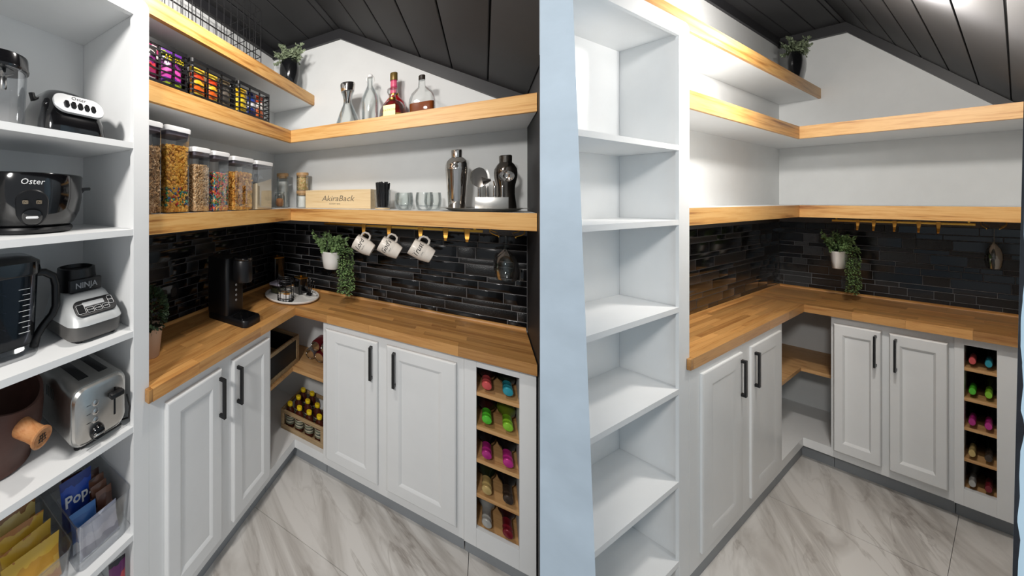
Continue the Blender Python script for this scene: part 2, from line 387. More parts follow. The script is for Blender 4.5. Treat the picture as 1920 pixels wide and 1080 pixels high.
ROWS = [.055, .045, .029, .053, .041, .028, .056, .027, .058, .030, .045]
def build_tiles(wl, wb, W, seed):
    rnd = random.Random(seed)
    z0 = ZC + .010
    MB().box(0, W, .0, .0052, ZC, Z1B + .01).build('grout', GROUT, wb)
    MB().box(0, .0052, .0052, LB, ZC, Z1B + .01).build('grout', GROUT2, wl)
    for wall, length, parent in (('b', W, wb), ('l', LB, wl)):
        z = z0 - .03
        for h in ROWS:
            za, zb = max(z, ZC + .001), min(z + h, Z1B + .004); z += h
            u = -rnd.uniform(0, .12)
            while u < length:
                ln = rnd.choice((.08, .11, .15, .15, .20, .22, .30)) ; a, b = max(u, .004), min(u + ln, length); u += ln
                if b - a < .012 or zb - za < .006: continue
                g = .0016; e = .0016; pr = .0066 + rnd.uniform(-.0002, .0003); t1, t2 = rnd.uniform(-.0004, .0004), rnd.uniform(-.0002, .0002)
                rings = []
                for k, i in ((.003, 0), (pr - e * .6, 0), (pr, e)):
                    r = []
                    for (uu, zz, su, sz) in ((a + g, za + g, -1, -1), (b - g, za + g, 1, -1), (b - g, zb - g, 1, 1), (a + g, zb - g, -1, 1)):
                        kk = k if k == .003 else k + t1 * su + t2 * sz
                        uu -= su * i; zz -= sz * i
                        r.append((uu, kk, zz) if wall == 'b' else (kk, uu, zz))
                    rings.append(r)
                m = MB().loft(rings, False, True)
                m.build('tile', TILER if rnd.random() < .30 else TILE, parent, recalc=True)

def box_l_shelf(name, label, zb, zt, W, wmat):
    """L shaped floating shelf: white box with wooden fascia boards mitred at the corner"""
    th = thing(name, label, 'shelf', (0, 0, zb))
    f = .019; i = SD - f; h = zt - zb
    MB().prism([(0.001, 0.001), (W, 0.001), (W, i), (i, i), (i, LB), (0.001, LB)], .0005, h - .0005).build('shelf_box', WHITE, th)
    e = .0005
    MB().prism([(i + e, i + e), (SD, SD + e), (SD, LB), (i + e, LB)], 0, h).build('fascia', FASY, th)
    MB().prism([(i + e, i), (W, i), (W, SD), (SD + e, SD)], 0, h).build('fascia', FASX, th)
    return th

def shaker(mb, o, u, n, w, h, fr=.055):
    o = Vector(o); u = Vector(u); n = Vector(n); z = Vector((0, 0, 1)); rings = []
    for ins, d in ((0, 0), (0, .013), (.003, .0165), (.007, .018), (fr, .018), (fr + .004, .0165), (fr + .013, .0105), (fr + .015, .0105)):
        rings.append([o + u * a + z * b + n * d for a, b in ((ins, ins), (w - ins, ins), (w - ins, h - ins), (ins, h - ins))])
    return mb.loft(rings)
def pull(mb, o, u, n, L):
    """square bar pull: o = foot of the top post on the door face, hanging down L"""
    o = Vector(o); u = Vector(u); n = Vector(n); z = Vector((0, 0, 1)); w = .006
    prof = [(0, 0), (.030, 0), (.030, -L), (0, -L), (0, -L + .012), (.018, -L + .012), (.018, -.012), (0, -.012)]
    return mb.loft([[o + n * a + z * b + u * s for a, b in prof] for s in (-w, w)])

def build_fixtures(W, ycut, ybcut, wmat):
    t = ROOM.tag; R_ = ROOM.key == 'R'
    # ---- bookcase
    yF, yB = ycut, ybcut
    bc = thing('bookcase', 'tall white built-in bookcase with open shelves ' + t, 'bookcase', (0, 0, 0))
    TOP = 2.183; RAIL = 2.124
    x0 = .002
    # right hand side panel with its wide front stile, rounded at the top
    m = MB(); rr = .022
    sec = [(LB, 0), (BS, 0), (BS, TOP), (LB + rr, TOP)] + [(LB + rr - rr * math.sin(a), TOP - rr + rr * math.cos(a)) for a in (PI / 8, PI / 4, 3 * PI / 8)] + [(LB, TOP - rr)]
    m.loft([[(BK - .019, y, z) for y, z in sec], [(BK, y, z) for y, z in sec]])
    m.build('face_stile', WHITE, bc)
    MB().box(x0, BK - .0195, LB + .002, BS - .012, 0, TOP - .03).build('side_panel', WHITE, bc)
    MB().box(x0, x0 + .008, BS - .0115, yB, 0.02, TOP - .03).build('back_panel', WHITE, bc)
    def sp(xf, a=BS - .0115): return [(x0 + .0085, a), (xf, a), (xf, yB + (yF - yB) * xf / BK), (x0 + .0085, yB)]
    MB().prism(sp(BK - .0195), RAIL + .012, RAIL + .03).build('top_panel', WHITE, bc)
    e = yB + (yF - yB)
    MB().prism([(BK - .019, BS + .0005), (BK, BS + .0005), (BK, yF), (BK - .019, yF - .01)], RAIL, TOP).build('top_rail', WHITE, bc)
    for z in SHELVES:
        tk = .019
        MB().prism([(x, y) for x, y in sp(BK - .001, BS - .011)], z - tk, z).build('shelf', WHITE, bc)
    if not R_:
        MB().box(x0, BK, yF, yF + .05, 0, TOP).build('side_panel', WHITE, bc)
    # ---- floating shelves
    box_l_shelf('floating_shelf', 'L-shaped pine-edged floating shelf just above the black tiles ' + t, Z1B, Z1T, W, FASX)
    box_l_shelf('floating_shelf', 'L-shaped pine-edged floating shelf, second above the tiles ' + t, Z2B, Z2T, W, FASX)
    th = thing('floating_shelf', 'topmost straight pine-edged shelf along the left wall ' + t, 'shelf', (0, 0, Z3B))
    d3 = .332; y3 = ybcut + .02 if R_ else ycut
    MB().box(.001, d3 - .019, .001, y3, .0005, Z3T - Z3B - .0005).build('shelf_box', WHITE, th)
    MB().box(d3 - .0188, d3, .001, y3, 0, Z3T - Z3B).build('fascia', FASY, th)
    # ---- countertop of butcher block staves
    ct = thing('countertop', 'L-shaped oak butcher block countertop ' + t, 'countertop', (0, 0, ZCB))
    rnd = random.Random(3 if R_ else 5); hh = ZC - ZCB; g = .00025
    nrow = 9; wd = (D1 - .002) / nrow
    for i in range(nrow):
        xa = .002 + i * wd; y = D2 + .0004 - (0 if i else 0); u = D2
        first = True
        while u < LB + .0:
            ln = rnd.uniform(.16, .42); b = min(u + (ln * rnd.uniform(.4, 1) if first else ln), LB + (.012 if xa > BK - .02 else 0)); first = False
            if LB - b < .07: b = LB + (.0 if xa < BK - .01 else .0)
            MB().box(xa + g, xa + wd - g, u + g, b - g, 0, hh).build('stave', STAVEY, ct); u = b
            if u >= LB - .001: break
    MB().box(BK + .0008, D1 - g, LB, LB + .016, 0, hh, .002).build('end_return', STAVEY, ct)
    nrow = 9; wd = (D2 - .002) / nrow
    for i in range(nrow):
        ya = .002 + i * wd; u = .002; first = True
        while u < W - .003:
            ln = rnd.uniform(.18, .46); b = min(u + (ln * rnd.uniform(.4, 1) if first else ln), W - .002); first = False
            if W - .002 - b < .07: b = W - .002
            MB().box(u + g, b - g, ya + g, ya + wd - g, 0, hh).build('stave', STAVEX, ct); u = b
    q = [(0, 0), (.012, 0), (.0115, .005), (.008, .010), (.004, .0125), (0, .013)]
    MB().loft([[(.009 + a, .009, hh + b) for a, b in q], [(.009 + a, LB - .001, hh + b) for a, b in q]]).build('wall_moulding', STAVEY, ct)
    MB().loft([[(.009, .009 + a, hh + b) for a, b in q], [(W - .003, .009 + a, hh + b) for a, b in q]]).build('wall_moulding', STAVEX, ct)
    # ---- base cabinet along the left wall
    yo = .600; kz = .0884
    cb = thing('base_cabinet', 'white two-door base cabinet under the left leg of the counter ' + t, 'cabinet', (0, 0, 0))
    m = MB().box(.002, C1 - .0185, yo, LB - .0005, kz, ZCB - .0005); m.build('cabinet_box', WHITE, cb)
    MB().box(.01, KX, yo + .002, LB - .001, 0, kz - .0005).build('toe_kick', KICK, cb)
    for ya, yb, hy in ((.6276, .9049, .882), (.9777, 1.2496, .992)):
        d = shaker(MB(), (C1 - .018, ya, .1343), (0, 1, 0), (1, 0, 0), yb - ya, .8362 - .1343).build('door', WHITE, cb, ang=14)
        pull(MB(), (C1 + .0002, hy, .808), (0, 1, 0), (1, 0, 0), .160).build('handle', BLACK, d)
    # ---- base cabinet under the back leg
    xo = .557; xw = 1.205
    cb = thing('base_cabinet', 'white two-door base cabinet under the back leg of the counter ' + t, 'cabinet', (xo, 0, 0))
    MB().box(0, xw - .0008 - xo, .002, C2 - .0185, kz, ZCB - .0005).build('cabinet_box', WHITE, cb)
    MB().box(.002, xw - .002 - xo, .01, KY, 0, kz - .0005).build('toe_kick', KICK, cb)
    for xa, xb, hx in ((.5775, .8512, .822), (.8921, 1.1786, .929)):
        d = shaker(MB(), (xa - xo, C2 - .018, .1343), (1, 0, 0), (0, 1, 0), xb - xa, .8362 - .1343).build('door', WHITE, cb, ang=14)
        pull(MB(), (hx - xo, C2 + .0002, .814), (1, 0, 0), (0, 1, 0), .160).build('handle', BLACK, d)
    # ---- wine cabinet
    wc = thing('wine_cabinet', 'narrow white wine cabinet with open slots at the right end ' + t, 'cabinet', (xw, 0, 0))
    xr = W - .002 - xw; a, b = 1.2478 - xw, 1.3858 - xw; z0, z1 = .1673, .8399; yf = C2 - .014
    MB().box(0, a, .002, yf, kz, ZCB - .0005).build('stile', WHITE, wc)
    MB().box(b, xr, .002, yf, kz, ZCB - .0005).build('stile', WHITE, wc)
    MB().box(a + .0003, b - .0003, .002, yf, z1, ZCB - .0005).build('top_rail', WHITE, wc)
    MB().box(a + .0003, b - .0003, yf - .019, yf, kz, z0).build('bottom_rail', WHITE, wc)
    MB().box(a + .0003, b - .0003, .002, yf - .0195, z0 - .016, z0 - .002).build('shelf', PLY, wc)
    MB().box(a + .0003, b - .0003, .002, .008, z0, z1 - .0005).build('back_panel', BLACKP, wc)
    for z in (.735, .594, .457, .312):
        MB().box(a + .0004, b - .0004, .0085, yf - .004, z - .015, z).build('shelf', PLY, wc)
    MB().box(.002, xr, .01, KY, 0, kz - .0005).build('toe_kick', KICK, wc)
    # ---- open corner unit
    cu = thing('corner_unit', 'open corner shelf unit between the base cabinets ' + t, 'shelf unit', (0, 0, 0))
    zr = .1366; cx, cy = C1 - .0195, C2 - .0195; e = .0008
    MB().prism([(.002, .002), (xo - e, .002), (xo - e, cy - .0195), (cx - .0195, cy - .0195), (cx - .0195, yo - e), (.002, yo - e)], zr - .018, zr - .001).build('bottom_board', WHITE, cu)
    MB().prism([(cx - .019, cy - .019), (xo - e, cy - .019), (xo - e, cy), (cx, cy), (cx, yo - e), (cx - .019, yo - e)], kz, zr).build('front_rail', WHITE, cu)
    MB().prism([(KX - .01, KY - .01), (xo - e, KY - .01), (xo - e, KY), (KX, KY), (KX, yo - e), (KX - .01, yo - e)], 0, kz - .0005).build('toe_kick', KICK, cu)
    MB().prism([(.002, .002), (xo - e, .002), (xo - e, .292), (.332, .292), (.332, yo - e), (.002, yo - e)], .494, .514).build('shelf', PLY, cu)
    return cu

# --- left room: reaches past the camera; right wall is only the short stub the counter dies into
ROOM = LEFT
wl, wb = build_shell(1.439, 2.35, 2.35, 1.55)
build_tiles(wl, wb, 1.439, 11)
build_fixtures(1.437, 1.93, 1.93, FASX)
m = MB().box(1.4395, 1.475, -.1, .392, 0, ceil_z(1.44) + .05)
struct(m.build('wall_right', BLACKWALL), 'black painted wall the counter ends against in stocked left pantry')
struct(MB().box(1.4265, 1.439, C2 + .002, .392, 0, .09, .003).build('baseboard_right', WHITE), 'short white baseboard beside the wine cabinet in stocked left pantry')
# --- right room
ROOM = RIGHT
wl, wb = build_shell(1.62, 1.62, 2.0, 1.75)
build_tiles(wl, wb, 1.62, 23)
build_fixtures(1.62, 1.82, 1.62, FASX)
struct(MB().box(1.6205, 1.68, -.1, 1.42, 0, ceil_z(1.62) + .05).build('wall_right', WALL), 'wall at the far right end of the bare right pantry')

# --- partition pier between the two pantries and the door jamb on the far right (world coordinates)
ROOM = LEFT
def pixdir(col):
    fw = Vector((math.cos(YAW), math.sin(YAW), 0)); rt = Vector((math.sin(YAW), -math.cos(YAW), 0))
    return fw + rt * (col - PX) / FPX
def on(col, dist):                # plan point on a sight line, distance measured along the floor
    d = pixdir(col); p = CAM + d / d.length * dist; return (p.x, -p.y)
def leaning(poly0, poly1, z0, z1): return MB().loft([[(x, y, z0) for x, y in poly0], [(x, y, z1) for x, y in poly1]])
r1 = RIGHT.world((BK + .004, 1.825, 0)); r2 = RIGHT.world((0, 1.625, 0))
DP = .86
def pier(col): return [on(1012.5, DP), on(col, DP), on(min(col, 1085), DP + .1), (r1.x, -r1.y), (r2.x, -r2.y), (1.4755, .30), (1.4755, .393), (1.4405, .393)]
o = leaning(pier(1150), pier(1040), 0, 2.9).build('wall_partition', DRYWALL)
struct(o, 'pale blue unpainted drywall pier between the stocked and the bare pantry')
DJ = 1.02
def jamb(c):
    p = on(c, DJ); q = on(c + 30, DJ + .12); return [p, (p[0] + 1.3, p[1] + .18), (p[0] + 1.3, p[1] + .06), q]
o = leaning(jamb(1862 + 0), jamb(1950), 0, 2.5).build('wall_front', BLUEWALL); struct(o, 'light blue wall at the far right edge with a ragged black painted border')
# ragged black paint border on the jamb's edge
rnd = random.Random(4); m = MB(); n = 90; prev = None; A = []; B = []; wob = 0
for i in range(n + 1):
    f = i / n; z = .0 + 2.5 * f; c = 1862 + 88 * f
    wob = .7 * wob + rnd.uniform(-2.2, 2.6); wd = 9 + wob + (rnd.uniform(0, 7) if rnd.random() < .25 else 0)
    A.append((*on(c - 1, DJ - .002), z)); B.append((*on(c + max(wd, 4), DJ + .0015), z))
front = [*A]; vs = []; fs = []
for a, b in zip(A, B):
    d = Vector((pixdir(1900).x, -pixdir(1900).y, 0)).normalized() * .004
    vs += [Vector(a), Vector(b), Vector(b) + d, Vector(a) + d]
for i in range(n):
    k = 4 * i
    for j in range(4): fs.append((k + j, k + (j + 1) % 4, k + 4 + (j + 1) % 4, k + 4 + j))
fs += [(0, 1, 2, 3), (4 * n + 3, 4 * n + 2, 4 * n + 1, 4 * n)]
m.add(vs, fs).build('painted_border', RAGGED, o)

# ------------------------------------------------------------------ small things found in both pantries
def leaf(mb, p, d, n, L, wd, fold=.25):
    """small pointed leaf of six triangles with a fold and real thickness left to its two sides"""
    p = Vector(p); d = Vector(d).normalized(); n = Vector(n); s = d.cross(n)
    s = s.normalized() if s.length > 1e-6 else d.orthogonal(); n = s.cross(d)
    a = p + d * L * .35; b = p + d * L * .75; dn = n * wd * fold
    mb.add([p, a + s * wd / 2 + dn, b + s * wd * .38 + dn, p + d * L, b - s * wd * .38 + dn, a - s * wd / 2 + dn, a, b],
           [(0, 1, 6), (1, 2, 7, 6), (2, 3, 7), (3, 4, 7), (4, 5, 6, 7), (5, 0, 6)])
def rv(rnd): 
    v = Vector((rnd.gauss(0, 1), rnd.gauss(0, 1), rnd.gauss(0, 1))); return v.normalized()
VASE = M('black_glazed_vase', sr(22, 23, 25), .14, var=.2, spec=.6)
TERRA = M('terracotta_coaster', sr(190, 132, 88), .7)
def vase_plant(loc, seed, word):
    rnd = random.Random(seed)
    t = thing('potted_plant', 'grey-green eucalyptus in a black vase on ' + word, 'plant', loc)
    MB().box(-.045, .055, -.045, .055, 0, .008, .001).build('coaster', TERRA, t)
    MB().shell([(.034, .0085), (.048, .03), (.062, .085), (.065, .125), (.060, .165), (.050, .185)], .004, 26).build('vase', VASE, t)
    m = MB(); st = MB()
    for i in range(40):
        a = rnd.uniform(0, 2 * PI); tip = Vector((math.cos(a) * rnd.uniform(.02, .12), math.sin(a) * rnd.uniform(.02, .09), rnd.uniform(.17, .285)))
        base = Vector((math.cos(a) * .02, math.sin(a) * .02, .15)); mid = (base + tip) / 2 + Vector((0, 0, .02))
        st.tube([base, mid, tip], .0009, 4)
        for k in range(17):
            f = .35 + .65 * k / 16; q = base.lerp(mid, f * 2) if f < .5 else mid.lerp(tip, f * 2 - 1)
            leaf(m, q, rv(rnd) + Vector((math.cos(a), math.sin(a), .3)) * .5, rv(rnd), rnd.uniform(.017, .028), rnd.uniform(.011, .018))
    o = m.build('foliage', LEAFG, t, recalc=False); o['kind'] = 'stuff'
    st.build('stem', LEAFD, t)

def hanging_plant(loc, seed):
    rnd = random.Random(seed); x, y, z = loc
    t = thing('hanging_plant', 'trailing green plant in a white hanging pot ' + ROOM.tag, 'plant', (x, y, z))
    MB().shell([(.040, 0), (.044, .004), (.052, .05), (.058, .095), (.060, .1), (.060, .104)], .003, 28).build('pot', CERAM, t)
    MB().lathe([(.054, .085), (.054, .09)], 20).build('soil', SOIL, t)
    top = Z1B - z - .001
    for dx, dy in ((-.03, -.02), (.03, -.02), (0, .035)):
        MB().tube([(dx * 1.8, dy * 1.6, .10), (dx * .6, dy * .6, top)], .0009, 5).build('hanger_wire', BLACK, t)
    m = MB(); st = MB()
    for i in range(58):                       # bushy crown
        a = rnd.uniform(0, 2 * PI); r = rnd.uniform(.03, .125); tip = Vector((math.cos(a) * r, math.sin(a) * r * .75, .10 + rnd.uniform(.0, .12)))
        b = Vector((math.cos(a) * .02, math.sin(a) * .02, .09)); st.tube([b, (b + tip) / 2 + Vector((0, 0, .015)), tip], .0009, 4)
        for k in range(12): leaf(m, b.lerp(tip, .35 + .65 * k / 11) + Vector((0, 0, .012 * (1 - abs(k / 5.5 - 1)))), rv(rnd) + Vector((math.cos(a), math.sin(a), .2)) * .6, rv(rnd), rnd.uniform(.015, .026), rnd.uniform(.012, .018))
    for i in range(6):                        # strands trailing over the right rim
        ox, oy = .058 + .012 * i * .8, .03 - .012 * i; L = rnd.uniform(.15, .215)
        pts = [Vector((.03, oy * .6, .10)), Vector((ox, oy, .112)), Vector((ox + .012, oy, .06))] + [Vector((ox + .012 + rnd.uniform(-.006, .006), oy + rnd.uniform(-.006, .006), .06 - L * k / 8)) for k in range(1, 9)]
        st.tube(pts, .0009, 4)
        for k in range(len(pts) - 1):
            for q in range(7):
                p = pts[k].lerp(pts[k + 1], q / 7); a = rnd.uniform(0, 2 * PI)
                leaf(m, p, (math.cos(a), math.sin(a), -.35), (0, 0, 1), rnd.uniform(.015, .022), rnd.uniform(.010, .014))
    o = m.build('foliage', LEAF, t, recalc=False); o['kind'] = 'stuff'
    o = st.build('stem', LEAFD, t); o['kind'] = 'stuff'

def hook_rail(hooks, x0, x1):
    t = thing('hook_rail', 'brass rail of flat hooks under the lower shelf ' + ROOM.tag, 'rail', (x0, .25, 1.392))
    MB().box(0, x1 - x0, -.004, .004, 0, .012, .001).build('bar', GOLD, t)
    for x in (x0 + .03, x1 - .03): MB().box(x - x0 - .005, x - x0 + .005, -.003, .003, .012, Z1B - 1.392 - .0005).build('bracket', GOLD, t)
    for x in hooks:
        m = MB(); a = x - x0
        pr = [(.0052, .014), (.0085, .014), (.0085, -.006), (.010, -.030), (.012, -.040), (.018, -.044), (.022, -.036), (.019, -.035), (.0165, -.039), (.014, -.037), (.0118, -.030), (.0052, -.003)]
        wid = [.011, .011, .0105, .007, .005, .005, .005, .005, .005, .005, .007, .0105]
        m.loft([[(a + s * wdt, -p, q) if 0 else (a + s * wdt, p, q) for (p, q), wdt in zip(pr, wid)] for s in (-1, 1)]); m.build('hook', GOLDP, t)

def glass_rack(x0, x1, glasses):
    y0 = .06; z = 1.383
    t = thing('glass_rack', 'brass wire stemware rack under the shelf ' + ROOM.tag, 'rack', (x0, y0, z))
    w_ = x1 - x0; top = Z1B - z - .0005
    for yy in (0, .17):
        MB().tube([(0, yy, top), (0, yy, .012), (.010, yy, .004), (w_ * .5 - .028, yy, -.004)], .0022, 6).build('wire_bracket', GOLD, t)
        MB().tube([(w_, yy, top), (w_, yy, .012), (w_ - .010, yy, .004), (w_ * .5 + .028, yy, -.004)], .0022, 6).build('wire_bracket', GOLD, t)
    for s in (-1, 1): MB().tube([(w_ * .5 + s * .028, -.02, -.004), (w_ * .5 + s * .028, .2, -.004)], .0022, 6).build('slide_wire', GOLD, t)
    for k, (yy, nm) in enumerate(glasses):
        g = thing('wine_glass', nm + ' ' + ROOM.tag, 'glass', ((x0 + x1) / 2, yy, 1.186), 'stemmed glasses hanging in ' + ROOM.tag[3:])
        pr = [(.034, 0), (.040, .018), (.0445, .045), (.043, .07), (.034, .095), (.018, .112), (.006, .122)]
        m = MB(); inn = [(max(r - .0013, .0006), z_ - .0002 * i) for i, (r, z_) in enumerate(pr)]
        m.lathe(pr + [(.0045, .130), (.0042, .175), (.0055, .188), (.020, .193), (.036, .1955), (.036, .197), (.0005, .1975)], 30, cap0=False)
        m.lathe(inn[:-1] + [(.0006, .117)], 30, cap0=False); 
        m.add([], []); m.build('glass_body', GLASS, g, recalc=False)

def bottle_mesh(mb, pr, seg=20):
    return mb.lathe(pr, seg)
WGLASS = [M('dark_green_wine_glass', sr(26, 34, 20), .08, var=.1, spec=.6), M('dark_red_wine_glass', sr(40, 14, 14), .08, var=.1, spec=.6),
          M('green_bottle_glass', sr(92, 108, 30), .08, var=.1, spec=.6), M('clear_bottle_grey', sr(150, 152, 150), .1, var=.1, spec=.6), M('dark_bottle_glass', sr(18, 16, 16), .08, var=.1, spec=.6)]
FOIL = {'red': sr(206, 84, 84), 'teal': sr(44, 150, 166), 'bright green': sr(88, 196, 52), 'lime green': sr(140, 200, 50), 'magenta': sr(176, 42, 128), 'pink': sr(190, 48, 136), 'gold': sr(196, 170, 110), 'dark': sr(60, 48, 40), 'silver': sr(176, 176, 172), 'dark red': sr(120, 26, 40)}
FOILM = {k: M(k.replace(' ', '_') + '_foil', v, .28, .25, var=.06, spec=.7) for k, v in FOIL.items()}
def wine_bottles():
    rows = [(.735, ('red', 'teal'), (1, 0)), (.594, ('bright green', 'lime green'), (1, 2)), (.457, ('magenta', 'pink'), (4, 4)), (.312, ('gold', 'dark'), (0, 4)), (.1653, ('silver', 'dark red'), (3, 1))]
    nth = ('top', 'second', 'third', 'fourth', 'bottom')
    for r, (zs, cols, gl) in enumerate(rows):
        for k in range(2):
            rb = .0335; x = 1.2828 if k == 0 else 1.3512; yk = C2 - .022 + (.012 if r in (2, 3) else 0)
            b = thing('wine_bottle', f'{"clear" if cols[k]=="silver" else "dark"} wine bottle with {cols[k]} cap, {nth[r]} slot ' + ROOM.tag, 'bottle', (x, 0, zs + rb + .0003), 'wine bottles in ' + ROOM.tag[3:])
            pr = [(.020, 0), (.0325, .003), (rb, .01), (rb, .185), (.028, .21), (.017, .232), (.0145, .255)]
            fp = [(.0135, .2551), (.0158, .256), (.0158, .288), (.0168, .290), (.0168, .296), (.0158, .298), (.0158, .308), (.0168, .310), (.0168, .318), (.0155, .320), (.0145, .3205)]
            rot = Matrix(((1, 0, 0), (0, 0, 1), (0, 1, 0)))
            o = yk - .3205
            m = MB().lathe(pr, 22).xf(rot).mv(0, o, 0); m.build('bottle_body', WGLASS[gl[k]], b)
            m = MB().lathe(fp, 22).xf(rot).mv(0, o, 0); m.build('cap', FOILM[cols[k]], b)

ROOM = LEFT
vase_plant((.250, .195, Z3T + .0003), 1, 'top shelf in stocked left pantry')
hanging_plant((.525, .17, 1.124), 2)
hook_rail((.75, .879, 1.024, 1.129, 1.212), .52, 1.27)
glass_rack(1.294, 1.411, [(.19, 'front clear wine glass hanging upside down'), (.105, 'rear clear wine glass hanging upside down')])
wine_bottles()
ROOM = RIGHT
vase_plant((.250, .195, Z3T + .0003), 1, 'top shelf in bare right pantry')
hanging_plant((.532, .17, 1.110), 2)
hook_rail((.683, .777, .893, 1.02, 1.118), .52, 1.29)
glass_rack(1.311, 1.420, [(.19, 'single clear wine glass hanging upside down')])
wine_bottles()

# ------------------------------------------------------------------ stocked pantry: things on the shelves
ROOM = LEFT
Xr, Ur = Vector((0, -1, 0)), Vector((0, 0, 1))          # reading direction and up for things that face away from the left wall
def rect_shell(mb, w, d, h, r, th=.002, taper=1.0, n=5):
    o = [[(x, y, z) for x, y in rrect(w * k, d * k, r, n)] for z, k in ((0, taper), (h, 1))]
    i = [[(x, y, z) for x, y in rrect(w * k - 2 * th, d * k - 2 * th, max(r - th, .001), n)] for z, k in ((h, 1), (th, taper))]
    return mb.loft(o + i)
def inside_points(rnd, w, d, h, k):
    """spots just under the outer faces and top of a filled box"""
    for _ in range(k):
        u = rnd.random()
        if u < .36: yield Vector((w / 2, rnd.uniform(-d / 2, d / 2), rnd.uniform(0, h))), Vector((1, 0, 0))
        elif u < .70: yield Vector((rnd.uniform(-w / 2, w / 2), d / 2, rnd.uniform(0, h))), Vector((0, 1, 0))
        elif u < .80: yield Vector((rnd.uniform(-w / 2, w / 2), -d / 2, rnd.uniform(0, h))), Vector((0, -1, 0))
        else: yield Vector((rnd.uniform(-w / 2, w / 2), rnd.uniform(-d / 2, d / 2), h + rnd.uniform(-.004, .004))), Vector((0, 0, 1))
def ring_piece(mb, p, n, R, r, tone):
    n = n.normalized(); a = n.orthogonal().normalized(); b = n.cross(a); rings = []
    for i in range(9):
        t = 2 * PI * i / 9; d = a * math.cos(t) + b * math.sin(t); c = p + d * R
        rings.append([c + (d * math.cos(2 * PI * k / 5) + n * math.sin(2 * PI * k / 5)) * r for k in range(5)])
    rings.append(rings[0]); mb.loft(rings, False, False, True, tone)
def flake_piece(mb, p, n, s, tone, rnd):
    n = n.normalized(); a = n.orthogonal().normalized(); a = Matrix.Rotation(rnd.uniform(0, 6.28), 3, n) @ a; b = n.cross(a); th = n * s * .16
    ring = [p + (a * math.cos(q) * rnd.uniform(.75, 1.15) + b * math.sin(q) * rnd.uniform(.6, 1.0)) * s + n * s * rnd.uniform(-.25, .35) for q in (0, 1.05, 2.1, 3.14, 4.2, 5.24)]
    mb.loft([ring, [q + th for q in ring]], True, True, True, tone)
def pillow_piece(mb, p, n, s, tone, rnd):
    n = n.normalized(); a = n.orthogonal().normalized(); a = Matrix.Rotation(rnd.uniform(0, 6.28), 3, n) @ a; b = n.cross(a)
    rings = []
    for k, sc_ in ((-.55, .55), (0, 1), (.55, .55)): rings.append([p + (a * x + b * y) * s * sc_ + n * s * k for x, y in ((1, .8), (.8, 1), (-.8, 1), (-1, .8), (-1, -.8), (-.8, -1), (.8, -1), (1, -.8))])
    mb.loft(rings, True, True, True, tone)
T_FLAKE = randcol('bran_flakes', [sr(150, 112, 72), sr(186, 148, 104), sr(206, 172, 130), sr(172, 132, 88)], .7)
T_GOLD = randcol('golden_crunch_pieces', [sr(212, 150, 48), sr(230, 172, 64), sr(200, 132, 36), sr(236, 186, 84), sr(222, 160, 56), sr(214, 152, 50), sr(232, 174, 70), sr(206, 140, 44), sr(46, 120, 70), sr(196, 52, 60), sr(46, 92, 140), sr(60, 140, 120)], .6)
T_OAT = randcol('oat_rings', [sr(190, 150, 104), sr(212, 176, 130), sr(224, 194, 152), sr(200, 160, 112)], .65)
T_FRUIT = randcol('fruit_rings', [sr(214, 60, 70), sr(236, 140, 60), sr(70, 150, 150), sr(226, 170, 110), sr(120, 164, 80), sr(222, 100, 110), sr(70, 110, 150), sr(236, 190, 120)], .6)
T_CORN = randcol('corn_flakes', [sr(214, 148, 50), sr(230, 170, 72), sr(198, 128, 38), sr(238, 188, 96)], .6)
T_NUT = randcol('pistachio_nuts', [sr(206, 174, 120), sr(222, 194, 146), sr(190, 150, 92), sr(170, 160, 90)], .6)
RICE = M('rice_grains', sr(214, 196, 164), .8, var=.25, vscale=420, bmp=.8, bscale=480)
FLOUR = M('white_powder', sr(240, 238, 234), .9, var=.02)
BSUGAR = M('brown_sugar', sr(188, 128, 82), .85, var=.2, vscale=240, bmp=.4, bscale=300)
BAMBOO = wood('bamboo_lid', [sr(150, 112, 70), sr(176, 138, 92), sr(186, 148, 104)], 0, 40, .1, .5)
GASKET = M('grey_lid_gasket', sr(120, 112, 120), .4)
